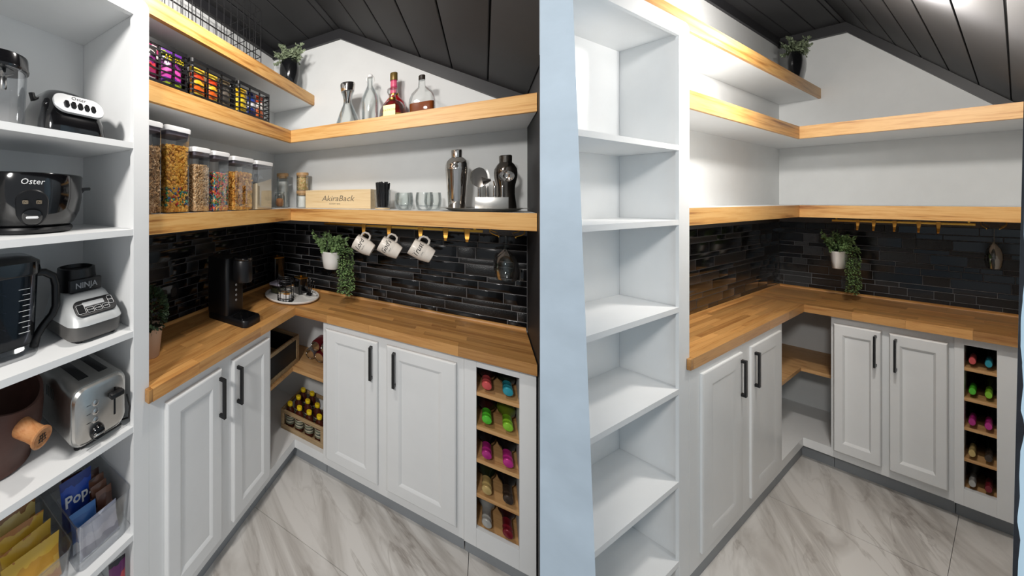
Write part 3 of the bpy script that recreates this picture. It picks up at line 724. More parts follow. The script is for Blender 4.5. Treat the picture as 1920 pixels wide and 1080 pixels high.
def cereal(label, y0, y1, zt, fill, kind, what, seed, n):
    rnd = random.Random(seed); wy = y1 - y0; wx = .20 if wy > .12 else .105; xc = .334 - wx / 2; zb = Z1T + .0004
    if wy > .14: wx = .105; xc = .334 - wx / 2
    h = zt - zb; loc = (xc, (y0 + y1) / 2, zb)
    t = thing('food_container', f'clear lidded container of {label} on lower shelf', 'container', loc, 'clear food containers on the lower shelf')
    rect_shell(MB(), wx, wy, h - .020, .012, .0016, .97).build('container_body', CLEAR, t)
    l = rstack(MB(), [(h - .0198, wx + .004, wy + .004, .013, 0, 0), (h - .008, wx + .007, wy + .007, .014, 0, 0), (h - .003, wx + .006, wy + .006, .014, 0, 0), (h, wx - .004, wy - .004, .012, 0, 0)]).build('lid', WHITEP, t)
    rstack(MB(), [(h - .034, wx - .008, wy - .008, .01, 0, 0), (h - .0202, wx - .005, wy - .005, .01, 0, 0)]).build('gasket', GASKET, l)
    w_, d_, hh = wx * .97 - .012, wy * .97 - .012, (h - .03) * fill
    m = MB(); 
    if kind == 'rice':
        m.loft([[(x, y, z + (0 if z < .01 else .012 * math.sin(x * 40) - y * .22)) for x, y in rrect(w_ + .006, d_ + .006, .008)] for z in (.0025, hh)])
        mat = RICE
    else:
        rstack(m, [(.003, w_ - .016, d_ - .016, .008, 0, 0), (hh - .008, w_ - .016, d_ - .016, .008, 0, 0)]); m.t = [.05] * len(m.v)
        for p, nn in inside_points(rnd, w_ - .009, d_ - .009, hh - .004, n):
            p.z = max(p.z, .012); tone = rnd.uniform(.01, .99)
            j = (nn + rv(rnd) * .9)
            if kind == 'flake': flake_piece(m, p, j, rnd.uniform(.008, .0125), tone, rnd); 
            elif kind == 'pillow':
                if not (.10 < p.z / hh < .38): tone *= .66
                pillow_piece(m, p, j, rnd.uniform(.0055, .0075), tone, rnd)
            elif kind == 'ring': ring_piece(m, p, j, .0056, .0025, tone)
            elif kind == 'bigring': ring_piece(m, p, j, .0066, .0030, tone)
        mat = {'flake': T_FLAKE, 'pillow': T_GOLD, 'ring': T_OAT, 'bigring': T_FRUIT, 'corn': T_CORN}[what]
    o = m.build('cereal' if kind != 'rice' else 'rice', mat, None, loc); o['kind'] = 'stuff'; tag(o, f'{label} filling a clear container', 'cereal' if kind != 'rice' else 'rice')
cereal('tan bran flakes', 1.222, 1.292, 1.815, .80, 'flake', 'flake', 1, 1000)
cereal('golden crunch cereal with coloured puffs', 1.092, 1.206, 1.815, .86, 'pillow', 'pillow', 2, 1100)
cereal('plain oat rings', .982, 1.076, 1.752, .82, 'ring', 'ring', 3, 900)
cereal('multicoloured fruit rings', .862, .966, 1.750, .72, 'bigring', 'bigring', 4, 800)
cereal('golden corn flakes', .682, .838, 1.742, .80, 'flake', 'corn', 5, 1100)
cereal('pale dry rice with a scoop', .510, .660, 1.740, .62, 'rice', 'rice', 6, 0)
s = thing('scoop', 'small clear plastic scoop standing in the rice', 'scoop', (.285, .60, 1.62))
m = MB(); rect_shell(m, .04, .05, .05, .01, .0015, .85); m.xf(Matrix.Rotation(.5, 3, 'X')); m.build('scoop_cup', CLEAR, s)
MB().bar((.0, -.02, .05), (.0, -.03, .085), .012, .004).build('scoop_handle', CLEAR, s)

def round_jar(name, label, loc, r, h, content, fillh, lidm, lidh, cat='jar', group=None, pieces=None):
    t = thing(name, label, cat, loc, group)
    MB().shell([(r * .96, 0), (r, .004), (r, h - lidh)], .0018, 28).build('jar_body', GLASS, t)
    MB().lathe([(r * .94, h - lidh - .012), (r * .94, h - lidh - .0002), (r * 1.01, h - lidh), (r * 1.01, h - .002), (r * .98, h)], 28).build('lid', lidm, t)
    m = MB().lathe([(r - .004, .0025), (r - .003, fillh)], 24)
    if pieces:
        m.t = [.05] * len(m.v); rnd = random.Random(9)
        for _ in range(150):
            a = rnd.uniform(0, 2 * PI); m.ellipsoid(((r - .006) * math.cos(a), (r - .006) * math.sin(a), rnd.uniform(.008, fillh)), .006, .005, .007, 7, 5, rnd.uniform(.01, .99))
    o = m.build('contents', content, t); o['kind'] = 'stuff'
    return t
zb = Z1T + .0004
round_jar('storage_jar', 'tall glass jar of white powder with bamboo lid, near corner', (.15, .12, zb), .040, .232, FLOUR, .175, BAMBOO, .022)
round_jar('storage_jar', 'glass jar of white powder with bamboo lid, under nut jar', (.293, .10, zb), .040, .112, FLOUR, .075, BAMBOO, .02)
round_jar('storage_jar', 'glass jar of pistachios with bamboo lid, stacked on top', (.293, .10, zb + .1125), .040, .118, T_NUT, .085, BAMBOO, .018, pieces=True)
t = thing('clip_jar', 'small clip-top glass jar of brown sugar beside rice container', 'jar', (.180, .205, zb))
MB().shell([(.030, 0), (.034, .006), (.034, .075), (.029, .085), (.029, .095)], .002, 26).build('jar_body', GLASS, t)
MB().lathe([(.033, .0955), (.034, .1), (.033, .106), (.02, .110)], 26).build('lid', GLASS, t)
MB().tube([(.034, .002, .08), (.042, .002, .09), (.036, .002, .104)], .0012, 6).build('wire_clip', STEEL, t)
MB().tube([(.035 * math.cos(a), .035 * math.sin(a), .083) for a in [2 * PI * k / 24 for k in range(24)]], .0011, 5, True).build('wire_band', STEEL, t)
MB().ellipsoid((0, 0, .034), .030, .030, .030, 20, 10).build('sugar', BSUGAR, t)['kind'] = 'stuff'

# wooden box with burnt lettering
t = thing('wooden_box', 'long pale wooden box with burnt script lettering on lower shelf', 'box', (.335, .02, zb))
bw, bd, bh = .415, .115, .112
for nm, a in (('end_panel', (0, .008, 0, bd - .009, 0, bh - .009)), ('end_panel', (bw - .008, bw, 0, bd - .009, 0, bh - .009)), ('back_panel', (.0085, bw - .0085, 0, .008, 0, bh - .009)), ('front_panel', (0, bw, bd - .0088, bd, 0, bh - .0095)), ('lid', (0, bw, 0, bd, bh - .009, bh)), ('bottom_panel', (.0085, bw - .0085, .0085, bd - .009, 0, .008))):
    o = MB().box(*a).build(nm, PALEWOOD, t)
    if nm == 'front_panel': fp = o
m = text(MB(), 'AkiraBack', (bw * .52, bd + .0001, .058), (1, 0, 0), (0, 0, 1), .050, .0003, .25); m.build('lettering', GREYINK, fp)
m = text(MB(), 'DESSERT BAR', (bw * .48, bd + .0001, .026), (1, 0, 0), (0, 0, 1), .012, .0003); m.build('lettering', GREYINK, fp)
# cup of straws
t = thing('straw_cup', 'clear cup on the lower shelf beside the wooden box', 'cup', (.822, .16, zb))
MB().lathe([(.038, 0), (.038, .006)], 24).build('wooden_coaster', PALEWOOD, t)
MB().shell([(.036, .0065), (.039, .012), (.042, .105)], .002, 26).build('cup', CLEAR, t)
rnd = random.Random(5); t2 = thing('straw_bundle', 'bundle of black straws standing in the clear cup', 'straws', (.822, .16, zb)); t2['kind'] = 'stuff'
m = MB()
for i in range(70):
    a = rnd.uniform(0, 2 * PI); r = .034 * math.sqrt(rnd.random()); q = rnd.uniform(.85, 1.25)
    m.tube([(r * .8 * math.cos(a), r * .8 * math.sin(a), .010), (r * q * math.cos(a + .15), r * q * math.sin(a + .15), rnd.uniform(.135, .150))], .0026, 6)
COL.objects.unlink(t2); bpy.data.objects.remove(t2)
o = m.build('straws', BLACKP, None, (.822, .16, zb)); o['kind'] = 'stuff'; tag(o, 'bundle of black straws standing in the clear cup', 'straws')
# tumblers
for i, (x, y, w_) in enumerate(((.945, .215, 'front left'), (1.035, .215, 'front right'), (.915, .115, 'rear left'), (1.06, .12, 'rear right'))):
    t = thing('tumbler', f'{w_} clear rounded tumbler of the four on lower shelf', 'glass', (x, y, zb), 'tumblers on the lower shelf')
    MB().lathe([(.026, 0), (.030, .003), (.037, .02), (.040, .045), (.038, .075), (.036, .088), (.0345, .088), (.0365, .07), (.038, .045), (.034, .024), (.024, .018), (.0005, .017)], 26).build('glass_body', GLASS, t)
# bar tray with shakers and tools
TZ = zb
t = thing('bar_tray', 'round brushed metal tray at the right end of lower shelf', 'tray', (1.262, .185, TZ))
MB().lathe([(.11, 0), (.125, .002), (.145, .012), (.166, .014), (.166, .0155), (.144, .0140), (.122, .005), (.001, .0045)], 48).build('tray_plate', STEEL, t)
def shaker_thing(label, x, y, r, h, mat, kind):
    t = thing('cocktail_shaker', label, 'shaker', (x, y, TZ + .006))
    k = h / .28
    if kind == 0:
        MB().lathe([(r * .72, 0), (r * .76, .003), (r * .80, .05 * k), (r * .98, .17 * k), (r, .185 * k)], 32).build('shaker_cup', mat, t)
        MB().lathe([(r * 1.01, .1855 * k), (r * 1.01, .196 * k), (r * .99, .198 * k), (r * .98, .21 * k), (r * .88, .226 * k), (r * .62, .240 * k), (r * .50, .243 * k)], 32).build('strainer_top', mat, t)
        MB().lathe([(r * .48, .2435 * k), (r * .48, .272 * k), (r * .45, .279 * k), (r * .30, .28 * k)], 28).build('cap', mat, t)
    else:
        MB().lathe([(r * .95, 0), (r * .96, .01), (r * .80, .08 * k), (r * .82, .12 * k), (r, .165 * k), (r * 1.02, .19 * k)], 32).build('shaker_cup', mat, t)
        MB().lathe([(r * 1.02, .1905 * k), (r * .98, .21 * k), (r * .75, .232 * k), (r * .56, .243 * k)], 32).build('strainer_top', mat, t)
        MB().lathe([(r * .56, .2435 * k), (r * .57, .276 * k), (r * .50, .28 * k)], 28).build('cap', mat, t)
DARKST = M('dark_polished_steel', sr(120, 114, 108), .12, 1, var=.05)
shaker_thing('large polished steel cocktail shaker on the bar tray', 1.167, .17, .047, .285, CHROME, 0)
shaker_thing('dark steel cocktail shaker behind the bar tool stand', 1.352, .15, .041, .245, DARKST, 1)
t = thing('bar_tool_stand', 'low rectangular steel stand holding bar tools on tray', 'stand', (1.240, .235, TZ + .0055))
MB().box(0, .118, -.018, .018, 0, .057, .0015).build('block', STEEL, t)
def tool(name, label, x, make):
    t = thing(name, label, 'bar tool', (x, .235, TZ + .063), 'bar tools in the steel stand')
    MB().lathe([(.005, 0), (.0055, .002), (.005, .045), (.004, .05)], 14).build('handle', CHROME, t); make(t)
def mk_strainer(t):
    m = MB(); m.loft([[(.030 * r * math.cos(a), .004 * math.cos(r * 1.5) + d, .088 + .044 * r * math.sin(a)) for a in [2 * PI * k / 20 for k in range(20)]] for r, d in ((.12, 0), (.5, .001), (1, .006), (1, .009), (.5, .004), (.12, .003))]); m.build('head', DARKST, t)
    m = MB(); m.tube([(.020 * math.cos(a) - .012, -.006 + .003 * math.cos(8 * a), .09 + .036 * math.sin(a)) for a in [PI * k / 30 + PI / 2 for k in range(31)]], .0016, 6); m.build('spring', STEEL, t)
def mk_knife(t):
    m = MB(); sec = [(-.005, .045), (.005, .045), (.010, .08), (.008, .105), (0, .122), (-.009, .10), (-.010, .08)]
    m.loft([[(x, y, z) for x, z in sec] for y in (-.0012, .0012)]); m.build('blade', STEEL, t)
def mk_jigger(t):
    m = MB(); rot = Matrix.Rotation(math.radians(80), 3, 'Y')
    m.lathe([(.006, -.003), (.02, -.032), (.0185, -.032), (.005, -.001)], 20).xf(rot).mv(-.012, .0, .075); m.build('cup', CHROME, t)
    MB().tube([(0, 0, .048), (-.004, .0, .07)], .003, 8).build('shank', CHROME, t)
def mk_spoon(t):
    MB().tube([(0, 0, .048), (0, .004, .07)], .003, 8).build('shank', CHROME, t)
    m = MB(); rot = Matrix.Rotation(math.radians(-70), 3, 'X')
    m.lathe([(.004, 0), (.020, .010), (.0265, .024), (.025, .024), (.018, .0115), (.003, .002)], 24).xf(rot).mv(.012, .0, .080); m.build('cup', CHROME, t)
tool('cocktail_strainer', 'steel strainer with spring, leftmost in tool stand', 1.256, mk_strainer)
tool('bar_knife', 'flat steel bar knife upright in the tool stand', 1.284, mk_knife)
tool('jigger', 'small steel jigger upright in the tool stand', 1.311, mk_jigger)
tool('measuring_cup', 'round steel measuring cup, rightmost in tool stand', 1.338, mk_spoon)

# ---- bottles on the upper back shelf
zu = Z2T + .0004
t = thing('carafe', 'clear waisted glass carafe with steel pourer on upper shelf', 'carafe', (.632, .18, zu))
MB().shell([(.058, 0), (.067, .006), (.064, .04), (.044, .10), (.026, .145), (.023, .165), (.029, .20), (.036, .216)], .002, 30).build('carafe_body', GLASS, t)
MB().lathe([(.012, .150), (.018, .195), (.026, .2165), (.037, .2185), (.043, .255), (.041, .264), (.030, .262), (.020, .235)], 28).build('pourer', CHROME, t)
t = thing('swing_top_bottle', 'empty clear swing-top glass bottle on upper shelf', 'bottle', (.748, .14, zu))
MB().shell([(.040, 0), (.045, .005), (.046, .15), (.042, .18), (.026, .215), (.015, .24), (.0135, .275), (.016, .285)], .002, 28).build('bottle_body', GLASS, t)
MB().lathe([(.012, .2855), (.015, .288), (.015, .299), (.010, .304)], 18).build('stopper', WHITEP, t)
MB().tube([(-.016, 0, .262), (-.020, 0, .28), (-.012, 0, .296), (.012, 0, .297), (.022, 0, .284), (.026, 0, .262), (.020, 0, .255)], .0013, 6).build('wire_bail', STEEL, t)
REDL = M('red_liqueur_glass', sr(176, 22, 34), .1, var=.1, spec=.7); PINKL = bands('pink_neck_label', [sr(206, 60, 110), sr(224, 96, 130)], 2, 20)
t = thing('liqueur_bottle', 'red liqueur bottle with gold cap behind squat bottle', 'bottle', (.868, .105, zu))
MB().lathe([(.050, 0), (.058, .006), (.059, .10), (.055, .125), (.036, .150), (.024, .165)], 28).build('bottle_body', REDL, t)
MB().lathe([(.0245, .1655), (.026, .170), (.0245, .178)], 22).build('neck_band', GOLD, t)
MB().lathe([(.0205, .1785), (.0185, .20), (.0165, .252)], 22).build('neck_label', PINKL, t)
MB().lathe([(.0190, .2525), (.0195, .254), (.0195, .292), (.018, .295)], 22).build('cap', M('olive_gold_cap', sr(120, 98, 52), .4, .4), t)
t = thing('tequila_bottle', 'squat clear bottle with gold label front of shelf', 'bottle', (.890, .235, zu))
MB().shell([(.052, 0), (.062, .006), (.064, .03), (.060, .06), (.045, .088), (.022, .104), (.015, .112), (.014, .135)], .002, 30).build('bottle_body', GLASS, t)
MB().lathe([(.055, .0045), (.059, .018), (.059, .026)], 28).build('liquor', M('pale_gold_liquor', sr(214, 176, 92), .15, spec=.6), t)
MB().lathe([(.0175, .108), (.0185, .112), (.0175, .117)], 20).build('neck_ribbon', GOLD, t)
MB().lathe([(.012, .1355), (.020, .137), (.026, .150), (.024, .164), (.012, .172)], 22).build('stopper', GLASS, t)
lab = plate(MB(), (0, .0655, .036), (1, 0, 0), (0, 0, 1), .058, .060, .0012, .004).build('label', M('cream_gold_label', sr(222, 206, 140), .4, .2), t)
text(MB(), 'PATRÓN', (0, .0668, .040), (1, 0, 0), (0, 0, 1), .015, .0004).build('lettering', M('dark_gold_print', sr(110, 92, 40), .5), lab)
AMBER = M('amber_whiskey', sr(132, 66, 26), .1, var=.12, spec=.7)
t = thing('whiskey_bottle', 'half-full amber whiskey bottle with dark stopper on upper shelf', 'bottle', (1.015, .155, zu))
def flat_bottle(prof, th=0): return [[(x, y, z) for x, y in rrect(2 * a - th, 2 * b - th, min(a, b) * .6)] for a, b, z in prof]
pf = [(.058, .030, 0), (.060, .032, .005), (.060, .032, .09), (.057, .031, .115), (.046, .028, .142), (.028, .022, .160), (.016, .016, .172), (.0145, .0145, .205)]
MB().loft(flat_bottle(pf)).build('bottle_body', GLASS, t)
MB().loft(flat_bottle([(.057, .029, .005), (.0575, .0295, .088)], .003)).build('whiskey', AMBER, t)
MB().lathe([(.0145, .2055), (.0155, .207), (.0155, .228), (.013, .231)], 20).build('stopper', M('dark_cork_cap', sr(44, 36, 30), .5), t)

# ---- slatted black baskets with snacks on the upper left shelf
SNACK = {}
def snackm(k, cols, ax=2, sc_=9): SNACK[k] = bands(k, cols, ax, sc_)
snackm('purple_magenta_foil', [sr(96, 40, 140), sr(196, 60, 160), sr(220, 80, 170), sr(120, 40, 120), sr(40, 20, 50), sr(150, 170, 40)])
snackm('red_pink_foil', [sr(150, 40, 90), sr(200, 60, 70), sr(110, 30, 100), sr(30, 24, 34), sr(200, 190, 190)])
snackm('orange_yellow_foil', [sr(226, 100, 30), sr(240, 180, 40), sr(200, 60, 24), sr(236, 200, 70)])
snackm('yellow_foil', [sr(236, 200, 30), sr(244, 214, 60), sr(210, 170, 20), sr(236, 190, 40)])
snackm('grey_dark_foil', [sr(70, 66, 62), sr(100, 92, 84), sr(50, 48, 46), sr(120, 104, 80)])
snackm('blue_white_foil', [sr(30, 50, 130), sr(220, 220, 226), sr(40, 66, 150), sr(24, 30, 80)])
snackm('orange_white_foil', [sr(226, 110, 50), sr(236, 230, 224), sr(206, 80, 40)])
snackm('deep_blue_foil', [sr(30, 62, 150), sr(40, 80, 180), sr(28, 50, 130)])
snackm('mid_blue_foil', [sr(60, 110, 180), sr(70, 124, 190), sr(200, 206, 214), sr(54, 96, 160)])
snackm('brown_wrapper', [sr(92, 56, 40), sr(120, 80, 60), sr(70, 40, 30), sr(150, 120, 104)])
snackm('amber_yellow_wrapper', [sr(206, 150, 40), sr(224, 180, 60), sr(190, 120, 30), sr(216, 170, 70)])
snackm('amber_pale_wrapper', [sr(190, 140, 60), sr(222, 196, 120), sr(150, 100, 40), sr(200, 170, 100)])
snackm('clear_grey_wrapper', [sr(150, 152, 168), sr(190, 192, 204), sr(110, 110, 130), sr(170, 168, 180)])
def snack_bag(label, mat, loc, w_, h, th, turn=0, tilt=0, cat='snack bag', group=None, lay=False, name='snack_bag'):
    """pillow bag facing +x, crimped top and bottom"""
    m = MB(); nu, nv = 9, 9; fr = []; bk = []
    for j in range(nv + 1):
        v = j / nv
        for i in range(nu + 1):
            u = i / nu; e = (max(0, math.sin(PI * u)) ** .5) * (max(0, math.sin(PI * min(max((v - .05) / .9, 0), 1))) ** .55)
            pinch = 1 - .07 * math.sin(PI * v); y = (u - .5) * w_ * pinch; z = v * h
            wr = .0025 * math.sin(9 * u + 5 * v) * e
            fr.append(Vector((th / 2 * e + wr + .0006, y, z))); bk.append(Vector((-th / 2 * e - .0006 + wr, y, z)))
    fs = []; n = nu + 1
    for j in range(nv):
        for i in range(nu):
            a = j * n + i; fs.append((a, a + 1, a + 1 + n, a + n)); o = len(fr); fs.append((o + a, o + a + n, o + a + 1 + n, o + a + 1))
    edge = [i for i in range(n)] + [j * n + nu for j in range(1, nv + 1)] + [nv * n + i for i in range(nu - 1, -1, -1)] + [j * n for j in range(nv - 1, 0, -1)]
    for a, b in zip(edge, edge[1:] + edge[:1]): fs.append((a, b, len(fr) + b, len(fr) + a))
    m.add(fr + bk, fs)
    R_ = Matrix.Rotation(turn, 3, 'Z') @ Matrix.Rotation(tilt, 3, 'Y'); m.xf(R_)
    lo = min(p.z for p in m.v)
    if lo < 0: m.mv(0, 0, -lo)
    o = m.build(name, SNACK[mat], None, loc); tag(o, label, cat, group)
    return o, R_
def slat_basket(y0, y1, label):
    x0, x1 = .10, .335; h = .165; t = thing('wire_basket', label, 'basket', (x0, y0, zu), 'black slatted baskets on the upper shelf')
    W_, L_ = x1 - x0, y1 - y0; r = .012
    def loop(z, k=0): return [(x + W_ / 2, y + L_ / 2, z) for x, y in rrect(W_ - .006 - k, L_ - .006 - k, r, 3)]
    MB().box(.004, W_ - .004, .004, L_ - .004, 0, .003).build('bottom_plate', BLACK, t)
    for i in range(7):
        z = .012 + i * (h - .024) / 6; hh = .0075 if i in (0, 6) else .0030; lp = loop(z); ip = loop(z, .004)
        m = MB(); m.loft([[a + (0,) if 0 else (a[0], a[1], a[2] - hh), (a[0], a[1], a[2] + hh), (b[0], b[1], b[2] + hh), (b[0], b[1], b[2] - hh)] for a, b in list(zip(lp, ip)) + [(lp[0], ip[0])]], False, False)
        m.build('slat', BLACK, t)
    for yy in (.014, L_ * .36, L_ * .66, L_ - .014):
        MB().box(W_ - .0095, W_ - .0055, yy - .0045, yy + .0045, .003, h - .002).build('upright', BLACK, t)
        MB().box(.0055, .0095, yy - .0045, yy + .0045, .003, h - .002).build('upright', BLACK, t)
    for yy in (.0055, L_ - .0095):
        for xx in (.05, W_ - .05): MB().box(xx - .004, xx + .004, yy, yy + .004, .003, h - .002).build('upright', BLACK, t)
    return t
slat_basket(1.098, 1.302, 'black slatted basket of purple snack bags next to bookcase')
slat_basket(.810, 1.092, 'middle black slatted basket of orange snack bags')
slat_basket(.530, .802, 'black slatted basket of yellow snack bags nearest the corner')
bz = zu + .0035
o, R_ = snack_bag('purple and magenta snack bag with yellow lettering in basket', 'purple_magenta_foil', (.302, 1.165, bz), .105, .155, .034)
m = MB(); text(m, 'Flamin', (.0185, 0, .118), Xr, Ur, .034, .002, .3, bold=.0006); m.build('lettering', M('yellow_print', sr(246, 214, 40), .4), o)
snack_bag('red and pink snack bag against the bookcase side of basket', 'red_pink_foil', (.302, 1.262, bz), .070, .15, .030)
snack_bag('dark pink snack bag standing behind the purple bag', 'red_pink_foil', (.25, 1.19, bz), .14, .165, .034)
snack_bag('orange and yellow snack bag at left of middle basket', 'orange_yellow_foil', (.300, 1.030, bz), .085, .14, .030)
snack_bag('orange and yellow snack bag at centre of middle basket', 'orange_yellow_foil', (.300, .945, bz), .070, .14, .030)
snack_bag('grey and brown snack bag at right of middle basket', 'grey_dark_foil', (.300, .865, bz), .075, .145, .030)
snack_bag('grey snack bag standing at the rear of middle basket', 'grey_dark_foil', (.245, .95, bz), .16, .155, .03)
snack_bag('bright yellow snack bag in the basket nearest the corner', 'yellow_foil', (.300, .745, bz), .085, .14, .030)
snack_bag('blue and white snack bag between the yellow and orange bags', 'blue_white_foil', (.300, .660, bz), .070, .145, .028)
snack_bag('orange and white snack bag at the corner end of basket', 'orange_white_foil', (.300, .592, bz), .060, .145, .028)
LIDG = M('grey_bottle_cap', sr(150, 150, 152), .4, .3)
for y, nm in ((1.075, 'left'),): pass
for y, k in ((1.02, 'middle basket'), (.73, 'basket nearest the corner')):
    t = thing('seasoning_bottle', f'dark bottle with silver cap standing in the {k}', 'bottle', (.262 if 0 else .215, y, bz))
    MB().lathe([(.022, 0), (.024, .004), (.024, .13), (.014, .15)], 20).build('bottle_body', BLACKP, t)
    MB().lathe([(.015, .1505), (.016, .152), (.016, .172), (.014, .174)], 18).build('cap', LIDG, t)
# ---- wire basket on the topmost shelf
t = thing('wire_basket', 'tall open black wire basket on the topmost shelf', 'basket', (.06, .585, Z3T + .0004))
W_, L_, H_ = .245, .62, .30
def wire(pts, r=.0022): MB().tube(pts, r, 6).build('wire', BLACK, t)
for z in (.003, .05, .10, .17, .24, H_):
    MB().tube([(0, 0, z), (W_, 0, z), (W_, L_, z), (0, L_, z)], .0017, 6, True).build('wire', BLACK, t) if 0 else [wire([(0, 0, z), (W_, 0, z)]), wire([(W_, 0, z), (W_, L_, z)]), wire([(W_, L_, z), (0, L_, z)]), wire([(0, L_, z), (0, 0, z)])]
n = 13
for i in range(n + 1):
    y = L_ * i / n
    wire([(W_, y, 0), (W_, y, H_)]); wire([(0, y, 0), (0, y, H_)]); wire([(0, y, .003), (W_, y, .003)])
for i in range(1, 5):
    x = W_ * i / 5; wire([(x, 0, 0), (x, 0, H_)]); wire([(x, L_, 0), (x, L_, H_)])

# ------------------------------------------------------------------ mugs on the hooks
def mug(label, word, x, z, small):
    t = thing('mug', label, 'mug', (x, .268, z), 'cream mugs hanging from the brass hooks')
    ax = Vector((math.cos(math.radians(-27)), -.10, math.sin(math.radians(-27)))).normalized()      # from rim to foot
    upv = Vector((0, 0, 1)); sd = Vector((0, 1, 0)); sd = (sd - ax * sd.dot(ax)).normalized(); tp = sd.cross(ax)
    if tp.z < 0: tp = -tp
    Mx = Matrix((ax, sd, tp)).transposed(); L = .100
    # local: X along axis from rim (0) to foot (L); Z towards the handle
    def lath(prof): return MB().loft([[(q, r * math.cos(2 * PI * k / 32), r * math.sin(2 * PI * k / 32)) for k in range(32)] for r, q in prof])
    pr = [(.0395, 0), (.0415, .001), (.0425, .003), (.0425, .062), (.0415, .0635), (.0415, .0645), (.0415, .066), (.037, .084), (.033, .098), (.030, L), (.028, L), (.030, .094), (.038, .06), (.0395, .004)]
    body = lath(pr).mv(-.05, 0, -.052).xf(Mx).build('mug_body', MUGW, t)
    h = [(-.012, .041), (-.012, .058), (-.004, .068), (.012, .071), (.027, .064), (.031, .050), (.030, .041)]
    MB().tube([(q + .018 - .05 + .01, 0, zz - .052) for q, zz in h], [.0052] * 7, 10).xf(Mx).build('handle', MUGW, t)
    R_ = .0428
    def bend(sz, ox, oa):
        # text runs around the barrel on the side that faces the room, baseline towards the foot rotated to read upwards
        def f(a, b):
            ang = oa + a / R_; q = .033 - b + ox
            return Mx @ Vector((q - .05, R_ * math.cos(ang), R_ * math.sin(ang) - .052))
        return f
    m = MB(); text(m, word, (0, 0, 0), Xr, Ur, .034, bend=bend(0, 0, .12), shear=.35, bold=.0003); m.build('lettering', INK, body)
    m = MB(); text(m, small, (0, 0, 0), Xr, Ur, .0075, bend=bend(0, .022, .0)); m.build('lettering', INK, body)
mug('cream mug on the hook nearest the hanging plant', 'Lord', .777, 1.338, 'bless the')
mug('middle cream mug of the three hanging on hooks', "God's", .910, 1.338, 'child of')
mug('cream mug on the third hook, nearest the empty hooks', 'Trust', 1.054, 1.336, 'in him')

# ------------------------------------------------------------------ on the counter
zc = ZC + .0004
t = thing('coffee_maker', 'black single-cup coffee maker on the left counter', 'coffee maker', (.09, .64, zc))
yw = .135
m = rstack(MB(), [(0, .265, yw, .03, .1325, yw / 2), (.026, .265, yw, .03, .1325, yw / 2), (.032, .258, yw - .007, .028, .1325, yw / 2)], 6); m.build('base', BLACKP, t)
rstack(MB(), [(.0325, .075, yw - .03, .015, .20, yw / 2), (.036, .075, yw - .03, .015, .20, yw / 2)]).build('drip_tray', GLOSSB, t)
rstack(MB(), [(.0325, .145, yw, .02, .0735, yw / 2), (.315, .145, yw, .02, .0735, yw / 2), (.32, .14, yw - .005, .018, .0735, yw / 2)]).build('water_tank_column', BLACKP, t)
m = MB().lathe([(.046, .205), (.050, .212), (.050, .305), (.046, .313), (.040, .315)], 36).mv(.190, yw / 2, 0); m.build('brew_head', BLACKP, t)
m = MB().lathe([(.050, .3155), (.053, .320), (.049, .326)], 36).mv(.190, yw / 2, 0); m.build('lid_ring', GLOSSB, t)
for k in range(4): plate(MB(), (.1463, yw / 2, .10 + .026 * k), Xr, Ur, .012, .012, .002, .005).build('button', SILVERP, t)
# topiary
t = thing('potted_plant', 'small leafy plant in a tapered beige pot by the bookcase', 'plant', (.205, 1.185, zc))
BEIGE = M('beige_clay_pot', sr(206, 178, 154), .7, var=.05)
MB().shell([(.030, 0), (.032, .003), (.044, .115), (.046, .12)], .003, 26).build('pot', BEIGE, t)
MB().lathe([(.040, .105), (.040, .11)], 18).build('soil', SOIL, t)
rnd = random.Random(8); m = MB()
for i in range(420):
    d = rv(rnd); p = Vector((d.x * .055, d.y * .055, .185 + d.z * .085)) * 1.0; leaf(m, p * .96, d + rv(rnd) * .5, rv(rnd), rnd.uniform(.016, .024), rnd.uniform(.012, .016))
m.build('foliage', LEAFD, t, recalc=False)['kind'] = 'stuff'
MB().tube([(0, 0, .10), (.003, 0, .20)], .004, 6).build('stem', SOIL, t)
# wall socket on the tiles behind the plant
t = thing('wall_socket', 'black wall socket plate on left tiles behind the leafy plant', 'socket', (.0085, .955, 1.075))
plate(MB(), (0, 0, 0), Xr, Ur, .12, .075, .005, .006).build('cover_plate', GLOSSB, t)
for y in (-.028, .028): plate(MB(), (.0052, y, 0), Xr, Ur, .034, .045, .002, .012).build('outlet', BLACKP, t)

SX, SY = .285, .225
t = thing('lazy_susan', 'round white turntable tray in the counter corner', 'tray', (SX, SY, zc))
MB().lathe([(.09, 0), (.10, .002), (.10, .006)], 40).build('base', BLACKP, t)
MB().lathe([(.155, .0063), (.168, .010), (.171, .018), (.169, .0215), (.163, .0205), (.158, .016), (.001, .0155)], 56).build('turntable', CERAM, t)
zs = zc + .0165
t = thing('pod_carousel', 'round black wire coffee pod holder on white turntable', 'pod holder', (.312, .345, zs))
R_ = .047
MB().lathe([(R_, 0), (R_, .003)], 28).build('base_plate', BLACK, t)
def wring(z, r=R_, th=.0022): MB().tube([(r * math.cos(2 * PI * k / 28), r * math.sin(2 * PI * k / 28), z) for k in range(28)], th, 6, True).build('wire_ring', BLACK, t)
for z in (.020, .062, .070, .118, .128): wring(z)
for k in range(8):
    a = 2 * PI * k / 8 + .2; MB().tube([(R_ * math.cos(a), R_ * math.sin(a), .002), (R_ * math.cos(a), R_ * math.sin(a), .128)], .0020, 6).build('wire_upright', BLACK, t)
MB().lathe([(R_ - .004, .098), (R_ - .004, .102)], 26).build('upper_plate', BLACK, t)
PODL = [M('orange_pod_lid', sr(214, 150, 80), .4), M('cream_pod_lid', sr(230, 214, 180), .4)]
